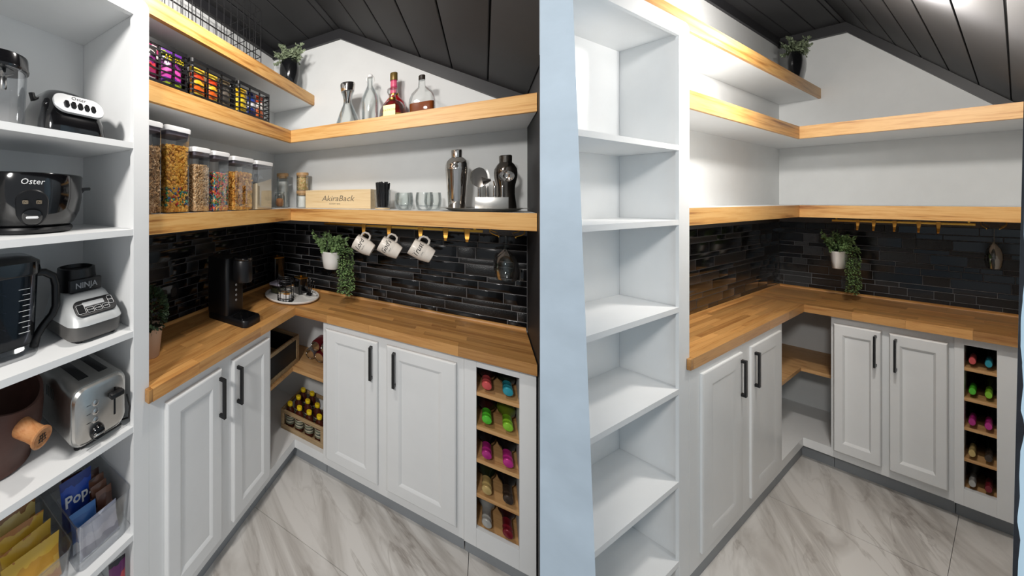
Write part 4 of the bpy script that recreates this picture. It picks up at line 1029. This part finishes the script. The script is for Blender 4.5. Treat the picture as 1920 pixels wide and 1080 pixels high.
for k in range(4):
    a = 2 * PI * k / 4 + .75; p = (.312 + .0225 * math.cos(a), .345 + .0225 * math.sin(a), zs + .0035)
    t2 = thing('coffee_pod', ('orange-lidded', 'cream-lidded')[k % 2] + (' coffee pod at the front of the wire holder', ' coffee pod at the rear of the wire holder')[k // 2], 'coffee pod', p, 'coffee pods in the wire holder')
    MB().lathe([(.0150, 0), (.0165, .002), (.0195, .040)], 20).build('cup', WHITEP, t2)
    MB().lathe([(.0205, .0405), (.0205, .042), (.018, .0425)], 20).build('lid', PODL[k % 2], t2)
def canister(label, x, y, z, w_, h):
    t = thing('canister', label, 'canister', (x, y, z))
    rstack(MB(), [(0, w_ * .92, w_ * .92, .008, 0, 0), (.004, w_, w_, .01, 0, 0), (h, w_, w_, .01, 0, 0)]).rz(.5).build('canister_body', GLOSSB, t)
    l = rstack(MB(), [(h + .0003, w_ - .004, w_ - .004, .01, 0, 0), (h + .006, w_ - .002, w_ - .002, .01, 0, 0), (h + .008, w_ - .02, w_ - .02, .008, 0, 0)]).rz(.5).build('lid', GOLD, t)
    MB().lathe([(.006, h + .0085), (.009, h + .014), (.004, h + .018)], 14).build('knob', GOLD, l)
canister('square black canister with gold lid on white turntable', .318, .165, zs, .072, .098)
canister('square black canister with gold lid against the corner tiles', .075, .075, zc, .085, .205)
t = thing('food_tub', 'clear tub with lilac lid at the back of turntable', 'tub', (.185, .235, zs))
rect_shell(MB(), .075, .09, .052, .015, .002, .9).build('tub_body', CLEAR, t)
rstack(MB(), [(.0523, .082, .097, .016, 0, 0), (.062, .084, .099, .017, 0, 0), (.066, .072, .088, .014, 0, 0)]).build('lid', M('lilac_plastic', sr(186, 182, 200), .4), t)
rstack(MB(), [(.003, .06, .075, .012, 0, 0), (.032, .063, .078, .012, 0, 0)]).build('herbs', M('dried_green_herbs', sr(96, 98, 60), .9, var=.4, vscale=90, bmp=.6), t)['kind'] = 'stuff'
t = thing('dish', 'small square white dish on front edge of turntable', 'dish', (.388, .180, zs + .0002))
DR = .55
rstack(MB(), [(0, .060, .060, .008, 0, 0), (.003, .066, .066, .01, 0, 0), (.009, .076, .076, .012, 0, 0), (.0095, .073, .073, .011, 0, 0), (.004, .060, .060, .008, 0, 0)]).rz(DR).build('dish_body', CERAM, t)
MB().tube([(x, y, .0092) for x, y in rrect(.0745, .0745, .0115, 5)], .0009, 5, True).rz(DR).build('black_rim', BLACK, t)
t = thing('stirrer_holder', 'black holder of upright stirrers standing in small dish', 'holder', (.386, .182, zs + .0046))
rstack(MB(), [(0, .036, .036, .012, 0, 0), (.008, .034, .034, .012, 0, 0), (.012, .022, .022, .009, 0, 0)]).build('holder_base', GLOSSB, t)
rnd = random.Random(3)
for k in range(6):
    a = 2 * PI * k / 6; b = Vector((.006 * math.cos(a), .006 * math.sin(a), .010)); e = Vector((.022 * math.cos(a) + .01, .020 * math.sin(a), .095 + rnd.uniform(-.012, .01)))
    o = MB().tube([b, b.lerp(e, .5) + Vector((0, 0, .004)), e], .0026, 6).build('stirrer', BLACKP, t)
    MB().ellipsoid(e, .0035, .0035, .0035, 8, 6).build('stirrer_tip', CHROME, o)

# ------------------------------------------------------------------ corner unit
BLKP = M('black_chalkboard_panel', sr(26, 26, 28), .6)
def crate(name, label, x0, x1, y0, y1, z0, z1, panel, fw=.022):
    """framed crate: corner posts, rails and infill panels"""
    t = thing(name, label, 'crate', (x0, y0, z0)); a, b, h = x1 - x0, y1 - y0, z1 - z0; e = .0004; th = .010
    MB().box(e, a - e, e, b - e, 0, .006).build('bottom_board', GREYWOOD, t)
    for (u0, u1, ax, pos) in ((0, a, 'x', 0), (0, a, 'x', b - th), (th + e, b - th - e, 'y', 0), (th + e, b - th - e, 'y', a - th)):
        def bx(ua, ub, za, zb, tk0=0, tk1=th):
            return MB().box(ua, ub, pos + tk0, pos + tk1, za, zb, .001) if ax == 'x' else MB().box(pos + tk0, pos + tk1, ua, ub, za, zb, .001)
        bx(u0, u1, .0065, .0065 + fw).build('rail', GREYWOOD, t); bx(u0, u1, h - fw, h).build('rail', GREYWOOD, t)
        bx(u0, u0 + fw, .0068 + fw, h - fw - e).build('post', GREYWOOD, t); bx(u1 - fw, u1, .0068 + fw, h - fw - e).build('post', GREYWOOD, t)
        if panel: bx(u0 + fw + e, u1 - fw - e, .007 + fw, h - fw - e, .003, th - .003).build('panel', BLKP, t)
    return t
crate('crate', 'wooden crate with black panels on the corner shelf', .07, .322, .198, .560, .5144, .684, True)
# cans lying on the corner shelf
CANM = {'silver': M('silver_can', sr(190, 190, 190), .25, .8, var=.1), 'red': M('dark_red_can', sr(128, 36, 44), .3, .4, var=.2), 'violet': M('violet_grey_can', sr(134, 118, 130), .3, .5, var=.25, vscale=30)}
def can(label, x, z, yf, mat):
    t = thing('drink_can', label, 'can', (x, yf, z), 'drink cans lying on the corner shelf'); rot = Matrix(((1, 0, 0), (0, 0, 1), (0, 1, 0)))
    MB().lathe([(.024, 0), (.030, .006), (.0325, .012), (.0325, .108), (.029, .117)], 24).xf(rot).mv(0, -.122, 0).build('can_body', CANM[mat], t)
    MB().lathe([(.0275, .1172), (.0285, .119), (.0285, .122), (.026, .122), (.024, .1185), (.001, .1185)], 24).xf(rot).mv(0, -.122, 0).build('can_end', CHROME, t)
cz = .5144 + .0330
can('drink can at the left of the lying bottom row', .369, cz, .145, 'silver')
can('drink can in the middle of the lying bottom row', .4355, cz, .150, 'red')
can('drink can at the right of the lying bottom row', .502, cz, .155, 'violet')
can('red drink can on top of the lying row, left', .402, cz + .0575, .132, 'red')
can('violet-grey drink can on top of the lying row, right', .4688, cz + .0575, .135, 'violet')
# crate of bottles below
zf = .1368
t = crate('crate', 'open wooden crate of yellow-capped bottles at the bottom of corner', .262, .545, .055, .318, zf, zf + .118, False, .020)
YEL = M('yellow_cap', sr(238, 206, 30), .4, var=.04); TEA = M('dark_tea_bottle', sr(74, 34, 26), .12, var=.15, spec=.6); LBL = bands('pale_printed_label', [sr(170, 164, 140), sr(96, 104, 84), sr(190, 182, 160), sr(60, 66, 60)], 2, 30, .5)
k = 0
def _lab(i, j):
    return f'yellow-capped tea bottle in crate, {("front", "middle", "rear")[j]} row, {("first", "second", "third", "fourth")[i]} from the left'
for j, yy in enumerate((.275, .190, .105)):
    for i in range(4):
        if j == 2 and i > 1: continue
        xx = .302 + .0655 * i + (.012 if j == 1 else 0) - (.01 if j == 1 and i == 3 else 0)
        if xx > .512: continue
        t = thing('tea_bottle', _lab(i, j), 'bottle', (xx, yy, zf + .0065), 'yellow-capped bottles in the lower crate')
        MB().lathe([(.022, 0), (.0265, .004), (.0275, .02), (.0275, .078), (.024, .10), (.013, .118), (.0115, .124)], 22).build('bottle_body', TEA, t)
        MB().lathe([(.0279, .025), (.0279, .072)], 22, cap0=False, cap1=False).loft([[(.0276 * math.cos(2 * PI * q / 22), .0276 * math.sin(2 * PI * q / 22), z) for q in range(22)] for z in (.072, .025)], False, False).build('label', LBL, t)
        MB().lathe([(.0150, .1245), (.0158, .126), (.0158, .140), (.014, .1425)], 20).build('cap', YEL, t)
t = thing('sauce_bottle', 'red sauce bottle at the rear right of the crate', 'bottle', (.512, .098, zf + .0065))
MB().lathe([(.020, 0), (.0225, .004), (.0225, .13), (.012, .155)], 20).build('bottle_body', M('red_sauce_plastic', sr(190, 40, 26), .3), t)
MB().lathe([(.011, .1555), (.011, .17), (.004, .185)], 16).build('cap', M('green_cap', sr(150, 40, 30), .4), t)

# ------------------------------------------------------------------ appliances in the stocked bookcase
zA, zB, zC_, zD, zE, zF = [z + .0004 for z in SHELVES]
# blender jar standing upside down on its lid's place
t = thing('blender_jar', 'clear ribbed blender jar with black lid on bookcase shelf', 'blender jar', (.225, 1.650, zA))
def ribbed(prof, rib, seg=40): return [[((r + rib * max(0, math.cos(4 * a)) ** 6) * math.cos(a), (r + rib * max(0, math.cos(4 * a)) ** 6) * math.sin(a), z) for a in [2 * PI * k / seg for k in range(seg)]] for r, z in prof]
pf = [(.042, 0), (.044, .004), (.048, .10), (.051, .165)]
MB().loft(ribbed(pf, .003) + ribbed([(r - .003, z + (.003 if z == 0 else 0)) for r, z in pf[::-1]], .003)).build('jar_body', CLEAR, t)
MB().lathe([(.0555, .1655), (.0565, .167), (.057, .172), (.0555, .173), (.0545, .200), (.053, .205), (.03, .206)], 36).build('lid', GLOSSB, t)
m = MB()
for k in range(4):
    a = PI / 2 * k + .4; m.loft([[Vector((0, 0, .150)) + Vector((math.cos(a), math.sin(a), .45)) * d + Vector((-math.sin(a), math.cos(a), 0)) * s + Vector((0, 0, q)) for s, q in ((-wd, 0), (wd, 0), (wd, .0014), (-wd, .0014))] for d, wd in ((.004, .006), (.022, .002))])
m.build('blades', CHROME, t); MB().lathe([(.006, .115), (.008, .12), (.008, .148), (.005, .152)], 14).build('blade_hub', STEEL, t)
# blender base: black dome with silver control panel
t = thing('blender_motor_unit', 'black blender motor base with silver push-button panel', 'blender', (.10, 1.422, zA)); D_ = .165
secs = [(0, .235, D_, .030), (.010, .240, D_, .034), (.045, .232, D_ - .004, .036), (.085, .208, D_ - .014, .040), (.115, .176, D_ - .036, .044), (.138, .138, D_ - .066, .040), (.148, .100, D_ - .09, .03)]
rstack(MB(), [(z, w_, d, r, .235 / 2 - (.24 - w_) * .0 - .0, D_ / 2) if 0 else (z, w_, d, r, w_ / 2 + (0.24 - w_) * .28, D_ / 2) for z, w_, d, r in secs], 7).build('motor_housing', GLOSSB, t)
# panel follows the leaning front
pn_u = Xr; pn_v = Vector((-.032, 0, .058)).normalized(); pc = Vector((.2205, D_ / 2 - .005, .088))
nn = pn_v.cross(pn_u)
pnl = plate(MB(), pc - nn * .001, pn_u, pn_v, .135, .066, .007, .030, 8).build('control_panel', SILVERP, t)
for k in range(5):
    o = pc + pn_u * (-.036 + .018 * k) - pn_v * .006 + nn * .006
    plate(MB(), o, pn_u, pn_v, .011, .022, .006, .005).build('button', GLOSSB, pnl)
text(MB(), 'Oster', pc + pn_v * .021 + nn * .0062, pn_u, pn_v, .017, .0004, .2).build('lettering', INK, pnl)
MB().tube([(.055, D_ - .03, .112), (.055, D_ - .022, .145)], .008, 10).build('drive_knob', BLACKP, t)
# rice cooker
t = thing('rice_cooker', 'rounded black rice cooker with oval control panel', 'rice cooker', (.205, 1.578, zB))
ry = 1.0
MB().lathe([(.088, 0), (.098, .004), (.101, .012), (.098, .018)], 44).build('foot_ring', BLACKP, t)
MB().lathe([(.092, .0185), (.104, .03), (.118, .06), (.125, .10), (.127, .160), (.124, .165), (.09, .168), (.03, .170)], 52).build('cooker_body', GLOSSB, t)
MB().loft([[(.0 + s * .018, -.1235 - a, .118 + b) for a, b in ((0, .012), (.028, .016), (.032, .012), (.030, .006), (.012, .004), (0, -.012))] for s in (-1, 1)]).build('side_handle', BLACKP, t)
ph = Vector((.117, 0, .085)); pv = Vector((.10, 0, 1)).normalized()
def cyl_patch(w_, h, zc_, r0, th, shape):      # curved plate hugging the barrel, front facing +x
    out = []
    for k, ins in ((0, 0), (th * .7, 0), (th, .003)):
        ring = []
        for x, y in rrect(w_ - 2 * ins, h - 2 * ins, shape - ins, 8):
            z = zc_ + y; rr = r0(z) + k; a = x / .125
            ring.append((rr * math.cos(a), -rr * math.sin(a), z))
        out.append(ring)
    return MB().loft(out)
def body_r(z):
    ps = [(.0185, .092), (.03, .104), (.06, .118), (.10, .125), (.16, .127)]
    for (a, ra), (b, rb) in zip(ps, ps[1:]):
        if z <= b: return ra + (rb - ra) * max(0, (z - a)) / (b - a)
    return .127
# the control faces the room a little to the right, towards the viewer
CT = .30
cp = cyl_patch(.070, .096, .072, body_r, .009, .034).rz(CT).build('control_panel', BLACKP, t)
cyl_patch(.044, .040, .047, lambda z: body_r(z) + .009, .003, .0195).rz(CT).build('dial', GLOSSB, cp)
cyl_patch(.026, .006, .047, lambda z: body_r(z) + .0122, .006, .0028).rz(CT).build('switch_lever', WHITEP, cp)
for s in (-.0135, .0135):
    m = MB()
    f = lambda x, y, s=s: None
    cyl_patch(.0115, .0095, .087, lambda z: body_r(z) + .0088, .0012, .002).rz(CT + (s / .125)).build('indicator', GREYINK, cp)
def cb(a, b, z0=.140):
    ang = a / .127; rr = .1274; v = Vector((rr * math.cos(ang), -rr * math.sin(ang), z0 + b)); return Matrix.Rotation(CT, 3, 'Z') @ v
text(MB(), 'Oster', (0, 0, 0), Xr, Ur, .021, bend=cb, shear=.2).build('lettering', WHITEINK, t)
# pitcher
t = thing('blender_pitcher', 'large smoked plastic blender pitcher with black lid and handle', 'pitcher', (.235, 1.66, zC_))
def sq(prof, n=6): return [[(x, y, z) for x, y in rrect(2 * a, 2 * a, a * .45, n)] for a, z in prof]
pf = [(.060, .03), (.066, .06), (.072, .215)]
MB().loft(sq(pf) + sq([(a - .003, z + (.004 if z == .03 else 0)) for a, z in pf[::-1]])).build('pitcher_body', SMOKE, t)
MB().loft(sq([(.070, 0), (.072, .004), (.070, .022), (.062, .0298)])).build('clear_base', CLEAR, t)
MB().loft(sq([(.075, .2155), (.077, .22), (.076, .250), (.060, .262), (.03, .265)])).build('lid', GLOSSB, t)
MB().loft([[(.018 * s, -.072 - a, .225 + b) for a, b in ((0, .02), (.012, .015), (.018, -.012), (0, -.012))] for s in (-1, 1)]).build('lid_latch', BLACKP, t)
hp = [(.02, -.069, .212), (.02, -.095, .208), (.02, -.118, .192), (.02, -.124, .165), (.02, -.124, .105), (.02, -.115, .082), (.02, -.092, .056), (.02, -.076, .032), (.02, -.070, .004)]
MB().tube(hp, [.010, .0105, .011, .011, .011, .0105, .0105, .011, .011], 10).build('handle', BLACKP, t)
MB().lathe([(.004, .032), (.010, .036), (.007, .20)], 12).build('blade_shaft', BLACKP, t)
for k in range(3):
    for s in (-1, 1): MB().loft([[(s * d, q, .075 + .045 * k + z) for q, z in ((-wd, 0), (wd, .004), (wd, .006), (-wd, .002))] for d, wd in ((.006, .010), (.042, .003))]).build('blade', STEEL, t)
m = MB()
for k in range(9): m.box(.0728, .0732, -.045, -.045 + (.016 if k % 2 else .024), .07 + .014 * k, .0712 + .014 * k)
m.build('measure_marks', WHITEINK, t)
# motor base with keypad
t = thing('blender_motor_unit', 'silver blender motor base with dark keypad and black socket', 'blender', (.12, 1.375, zC_)); D_ = .155
NS = M('satin_silver_shell', sr(196, 198, 198), .3, .25, var=.02); NG = M('warm_grey_shell', sr(96, 94, 92), .4, .3, var=.04)
rstack(MB(), [(.006, .215, D_ - .016, .035, .108, D_ / 2), (.012, .226, D_ - .004, .04, .113, D_ / 2), (.052, .232, D_, .042, .116, D_ / 2)], 7).build('lower_shell', NG, t)
rstack(MB(), [(.0525, .234, D_ + .002, .042, .117, D_ / 2), (.066, .228, D_ - .004, .042, .114, D_ / 2), (.118, .165, D_ - .030, .040, .084, D_ / 2), (.126, .148, D_ - .045, .036, .078, D_ / 2)], 7).build('upper_shell', NS, t)
rstack(MB(), [(.1265, .120, .112, .05, .074, D_ / 2), (.150, .116, .108, .05, .072, D_ / 2), (.195, .108, .102, .048, .070, D_ / 2), (.197, .094, .090, .042, .070, D_ / 2), (.185, .090, .086, .04, .070, D_ / 2)], 8).build('socket_collar', BLACKP, t)
MB().box(.125, .140, .030, D_ - .030, .128, .168, .004).build('latch', BLACKP, t)
text(MB(), 'NINJA', (.1403, D_ / 2, .148), Xr, Ur, .024, .0006, bold=.0004).build('lettering', M('grey_badge', sr(150, 150, 152), .5), t)
for x in (.03, .20):
    for y in (.03, D_ - .03): MB().lathe([(.010, 0), (.011, .002), (.010, .0062)], 12).mv(x, y, 0).build('foot', BLACKP, t)
pv = Vector((-.063, 0, .052)).normalized(); pc = Vector((.1985, D_ / 2, .0945)); nn = pv.cross(Xr)
kp = plate(MB(), pc - nn * .0015, Xr, pv, .118, .056, .004, .018, 7).build('keypad', BLACKP, t)
plate(MB(), pc + pv * .010 + nn * .0025 + Xr * -.004, Xr, pv, .062, .016, .001, .002).build('display_strip', SILVERP, kp)
for k, (a, b, w_, h) in enumerate(((-.044, -.004, .022, .032), (-.020, -.012, .020, .018), (.003, -.012, .020, .018), (.026, -.012, .020, .018), (.045, .006, .016, .030))):
    bt = plate(MB(), pc + Xr * a + pv * b + nn * .0025, Xr, pv, w_, h, .002, .004).build('key', GLOSSB, kp)
    MB().tube([pc + Xr * (a + x) + pv * (b + y) + nn * .0047 for x, y in rrect(w_ - .001, h - .001, .004, 4)], .0005, 4, True).build('key_outline', WHITEINK, bt)
    if 0 < k: text(MB(), ('', 'DOUGH', 'PUREE', 'CHOP', 'PULSE')[k], pc + Xr * a + pv * b + nn * .0048, Xr, pv, .005, .0003).build('lettering', WHITEINK, bt)
# toaster
t = thing('toaster', 'brushed steel two-slot toaster with front lever and dial', 'toaster', (.085, 1.373, zD)); D_ = .162; H_ = .185
def tsec(x, ins=0): 
    pts = rrect(D_ - 2 * ins, H_ - .012 - 2 * ins, .035, 6); return [(x, D_ / 2 + a, .012 + (H_ - .012) / 2 + b) for a, b in pts]
MB().loft([tsec(0, .006), tsec(.006), tsec(.255), tsec(.262, .002)]).build('toaster_body', STEEL, t)
MB().loft([tsec(.2625, .004), tsec(.272, .008), tsec(.275, .014)]).build('front_panel', STEEL, t)
for y in (.052, .110): MB().box(.045, .225, y - .014, y + .014, H_ - .004, H_ + .0008, .0005).build('bread_slot', GLOSSB, t)
for x in (.03, .24):
    for y in (.03, D_ - .03): MB().lathe([(.010, 0), (.011, .002), (.010, .0125)], 12).mv(x, y, 0).build('foot', BLACKP, t)
fx = .2752
MB().box(fx, fx + .0008, .040, .045, .062, .145).build('lever_slot', GLOSSB, t)
MB().box(fx + .0006, fx + .022, .022, .063, .122, .136, .003).build('lever', BLACKP, t)
for k in range(3):
    o = MB().lathe([(.009, 0), (.009, .002), (.0075, .0025)], 18).xf(Matrix(((0, 0, 1), (0, 1, 0), (1, 0, 0)))).mv(fx, .100, .128 - .025 * k).build('button', CHROME, t)
    MB().box(fx, fx + .0005, .113, .124, .1275 - .025 * k, .1285 - .025 * k).build('button_mark', INK, t)
d = MB().lathe([(.0205, 0), (.0205, .003), (.017, .012), (.016, .013)], 26).xf(Matrix(((0, 0, 1), (0, 1, 0), (1, 0, 0)))).mv(fx, .095, .043).build('dial', GLOSSB, t)
MB().box(fx + .013, fx + .019, .080, .112, .040, .046, .002).rz(0).build('dial_grip', CHROME, d)
MB().box(fx, fx + .002, .022, D_ - .022, .018, .024, .0005).build('crumb_tray', BLACKP, t)
MB().tube([(.272, .002, .10), (.276, -.006, .06), (.268, -.007, .02), (.24, .0, .006), (.12, -.002, .004)], .0028, 8).build('power_cord', BLACKP, t)
m = MB()
for k in range(5): m.box(.10 + .012 * k, .104 + .012 * k, D_ + .0000, D_ + .0008, .12, .15)
m.build('side_vents', BLACKP, t)
# clay pot with wooden handle
CLAY = M('brown_clay', sr(84, 56, 48), .55, var=.15, vscale=20, bmp=.1); HANDW = wood('turned_handle_wood', [sr(150, 92, 50), sr(184, 122, 74), sr(196, 140, 92)], 0, 40, .1, .5)
t = thing('clay_pot', 'dark brown clay pot with a stubby wooden handle', 'pot', (.205, 1.660, zD))
def scoop(r, z, k): return [(r * math.cos(a), r * math.sin(a), z + k * (.5 - .5 * math.cos(2 * (a + .6)))) for a in [2 * PI * q / 40 for q in range(40)]]
out = [scoop(.070, 0, 0), scoop(.076, .006, 0), scoop(.074, .016, 0), scoop(.086, .05, 0), scoop(.101, .09, 0), scoop(.105, .135, .012), scoop(.104, .165, .035)]
inn = [scoop(.096, .165, .035), scoop(.097, .13, .012), scoop(.078, .05, 0), scoop(.05, .02, 0), scoop(.001, .018, 0)]
MB().loft(out + inn).build('pot_body', CLAY, t)
hd = MB().lathe([(.024, 0), (.024, .03), (.0215, .07), (.022, .092), (.026, .098), (.0265, .103), (.022, .105), (.020, .103), (.001, .1035)], 26)
ax = Vector((.86, -.28, -.12)).normalized(); q = Vector((0, 0, 1)).rotation_difference(ax).to_matrix()
hd.xf(q); base = Vector((.068, -.020, .130)); hd.mv(*base); h_ = hd.build('handle', HANDW, t)
e = base + ax * .1046; ux = Xr - ax * Xr.dot(ax); ux.normalize(); vx = ux.cross(ax); vx = vx if vx.z > 0 else -vx
m = MB()
for a, b in (((-.010, -.008), (.010, -.008)), ((-.010, 0), (.010, 0)), ((-.008, .008), (.008, .008)), ((0, -.012), (0, .012)), ((-.008, -.008), (-.004, .010)), ((.008, -.008), (.004, .010))):
    m.bar(e + ux * a[0] + vx * a[1], e + ux * b[0] + vx * b[1], .0014, .0008, 0, ax)
m.build('burnt_mark', INK, h_)

# ---- clear bins of packets
def bin_(label, y0, y1, z, h):
    x0, x1 = .045, .362; w_, d = x1 - x0, y1 - y0
    t = thing('storage_bin', label, 'bin', ((x0 + x1) / 2, (y0 + y1) / 2, z))
    rect_shell(MB(), w_, d, h, .022, .0022, .93).build('bin_body', CLEAR, t)
    MB().tube([(x, y, h) for x, y in rrect(w_, d, .022, 5)], .0022, 6, True).build('rim', CLEAR, t); return t
bin_('clear plastic bin with blue packets on lowest visible bookcase shelf', 1.358, 1.520, zE, .135)
bin_('clear plastic bin with yellow packets at the frame edge', 1.530, 1.700, zE, .105)
zb2 = zE + .003
o, R_ = snack_bag('deep blue pastry packet with white lettering in clear bin', 'deep_blue_foil', (.215, 1.456, zb2 + .004), .094, .150, .022, .06, -.18, 'packet', name='packet')
m = MB(); text(m, 'Pop.', (.0125, 0, .092), Xr, Ur, .044, .002, 0, bold=.001); m.xf(R_); m.build('lettering', WHITEINK, o)
for k in range(4):
    snack_bag(('frontmost', 'second', 'third', 'rearmost')[k] + ' brown wrapped bar leaning in the clear bin', 'brown_wrapper', (.282 - .024 * k, 1.398 + .004 * (k % 2), zb2), .050, .105 + .006 * k, .014, .05, -.28, 'packet', 'brown bars in the clear bin', name='packet')
snack_bag('mid blue packet leaning at the front of the clear bin', 'mid_blue_foil', (.292, 1.466, zb2), .075, .100, .02, .08, -.35, 'packet', name='packet')
snack_bag('grey see-through packet at the front of clear bin', 'clear_grey_wrapper', (.325, 1.440, zb2), .120, .085, .018, .0, -.30, 'packet', name='packet')
snack_bag('dark brown packet beside the blue pastry packet', 'brown_wrapper', (.16, 1.45, zb2), .06, .12, .014, .2, -.2, 'packet', name='packet')
for k, (mt, x, y, h, w_) in enumerate((('amber_pale_wrapper', .10, 1.62, .13, .13), ('amber_pale_wrapper', .16, 1.61, .125, .13), ('amber_yellow_wrapper', .215, 1.615, .12, .135), ('amber_yellow_wrapper', .262, 1.60, .115, .12), ('amber_yellow_wrapper', .305, 1.605, .11, .13))):
    o, R_ = snack_bag(('rearmost pale amber', 'second pale amber', 'middle yellow', 'second-front yellow', 'frontmost yellow')[k] + ' packet in the clear bin at frame edge', mt, (x, y, zb2), w_, h, .026, .06 * (-1) ** k, -.22, 'packet', name='packet')
snack_bag('dark red packet on the shelf below the clear bins', 'red_pink_foil', (.345, 1.395, zF + .05), .05, .16, .03, .2, -.1, 'packet', name='packet')

for o in bpy.data.objects:
    if '_loc' in o: del o['_loc']
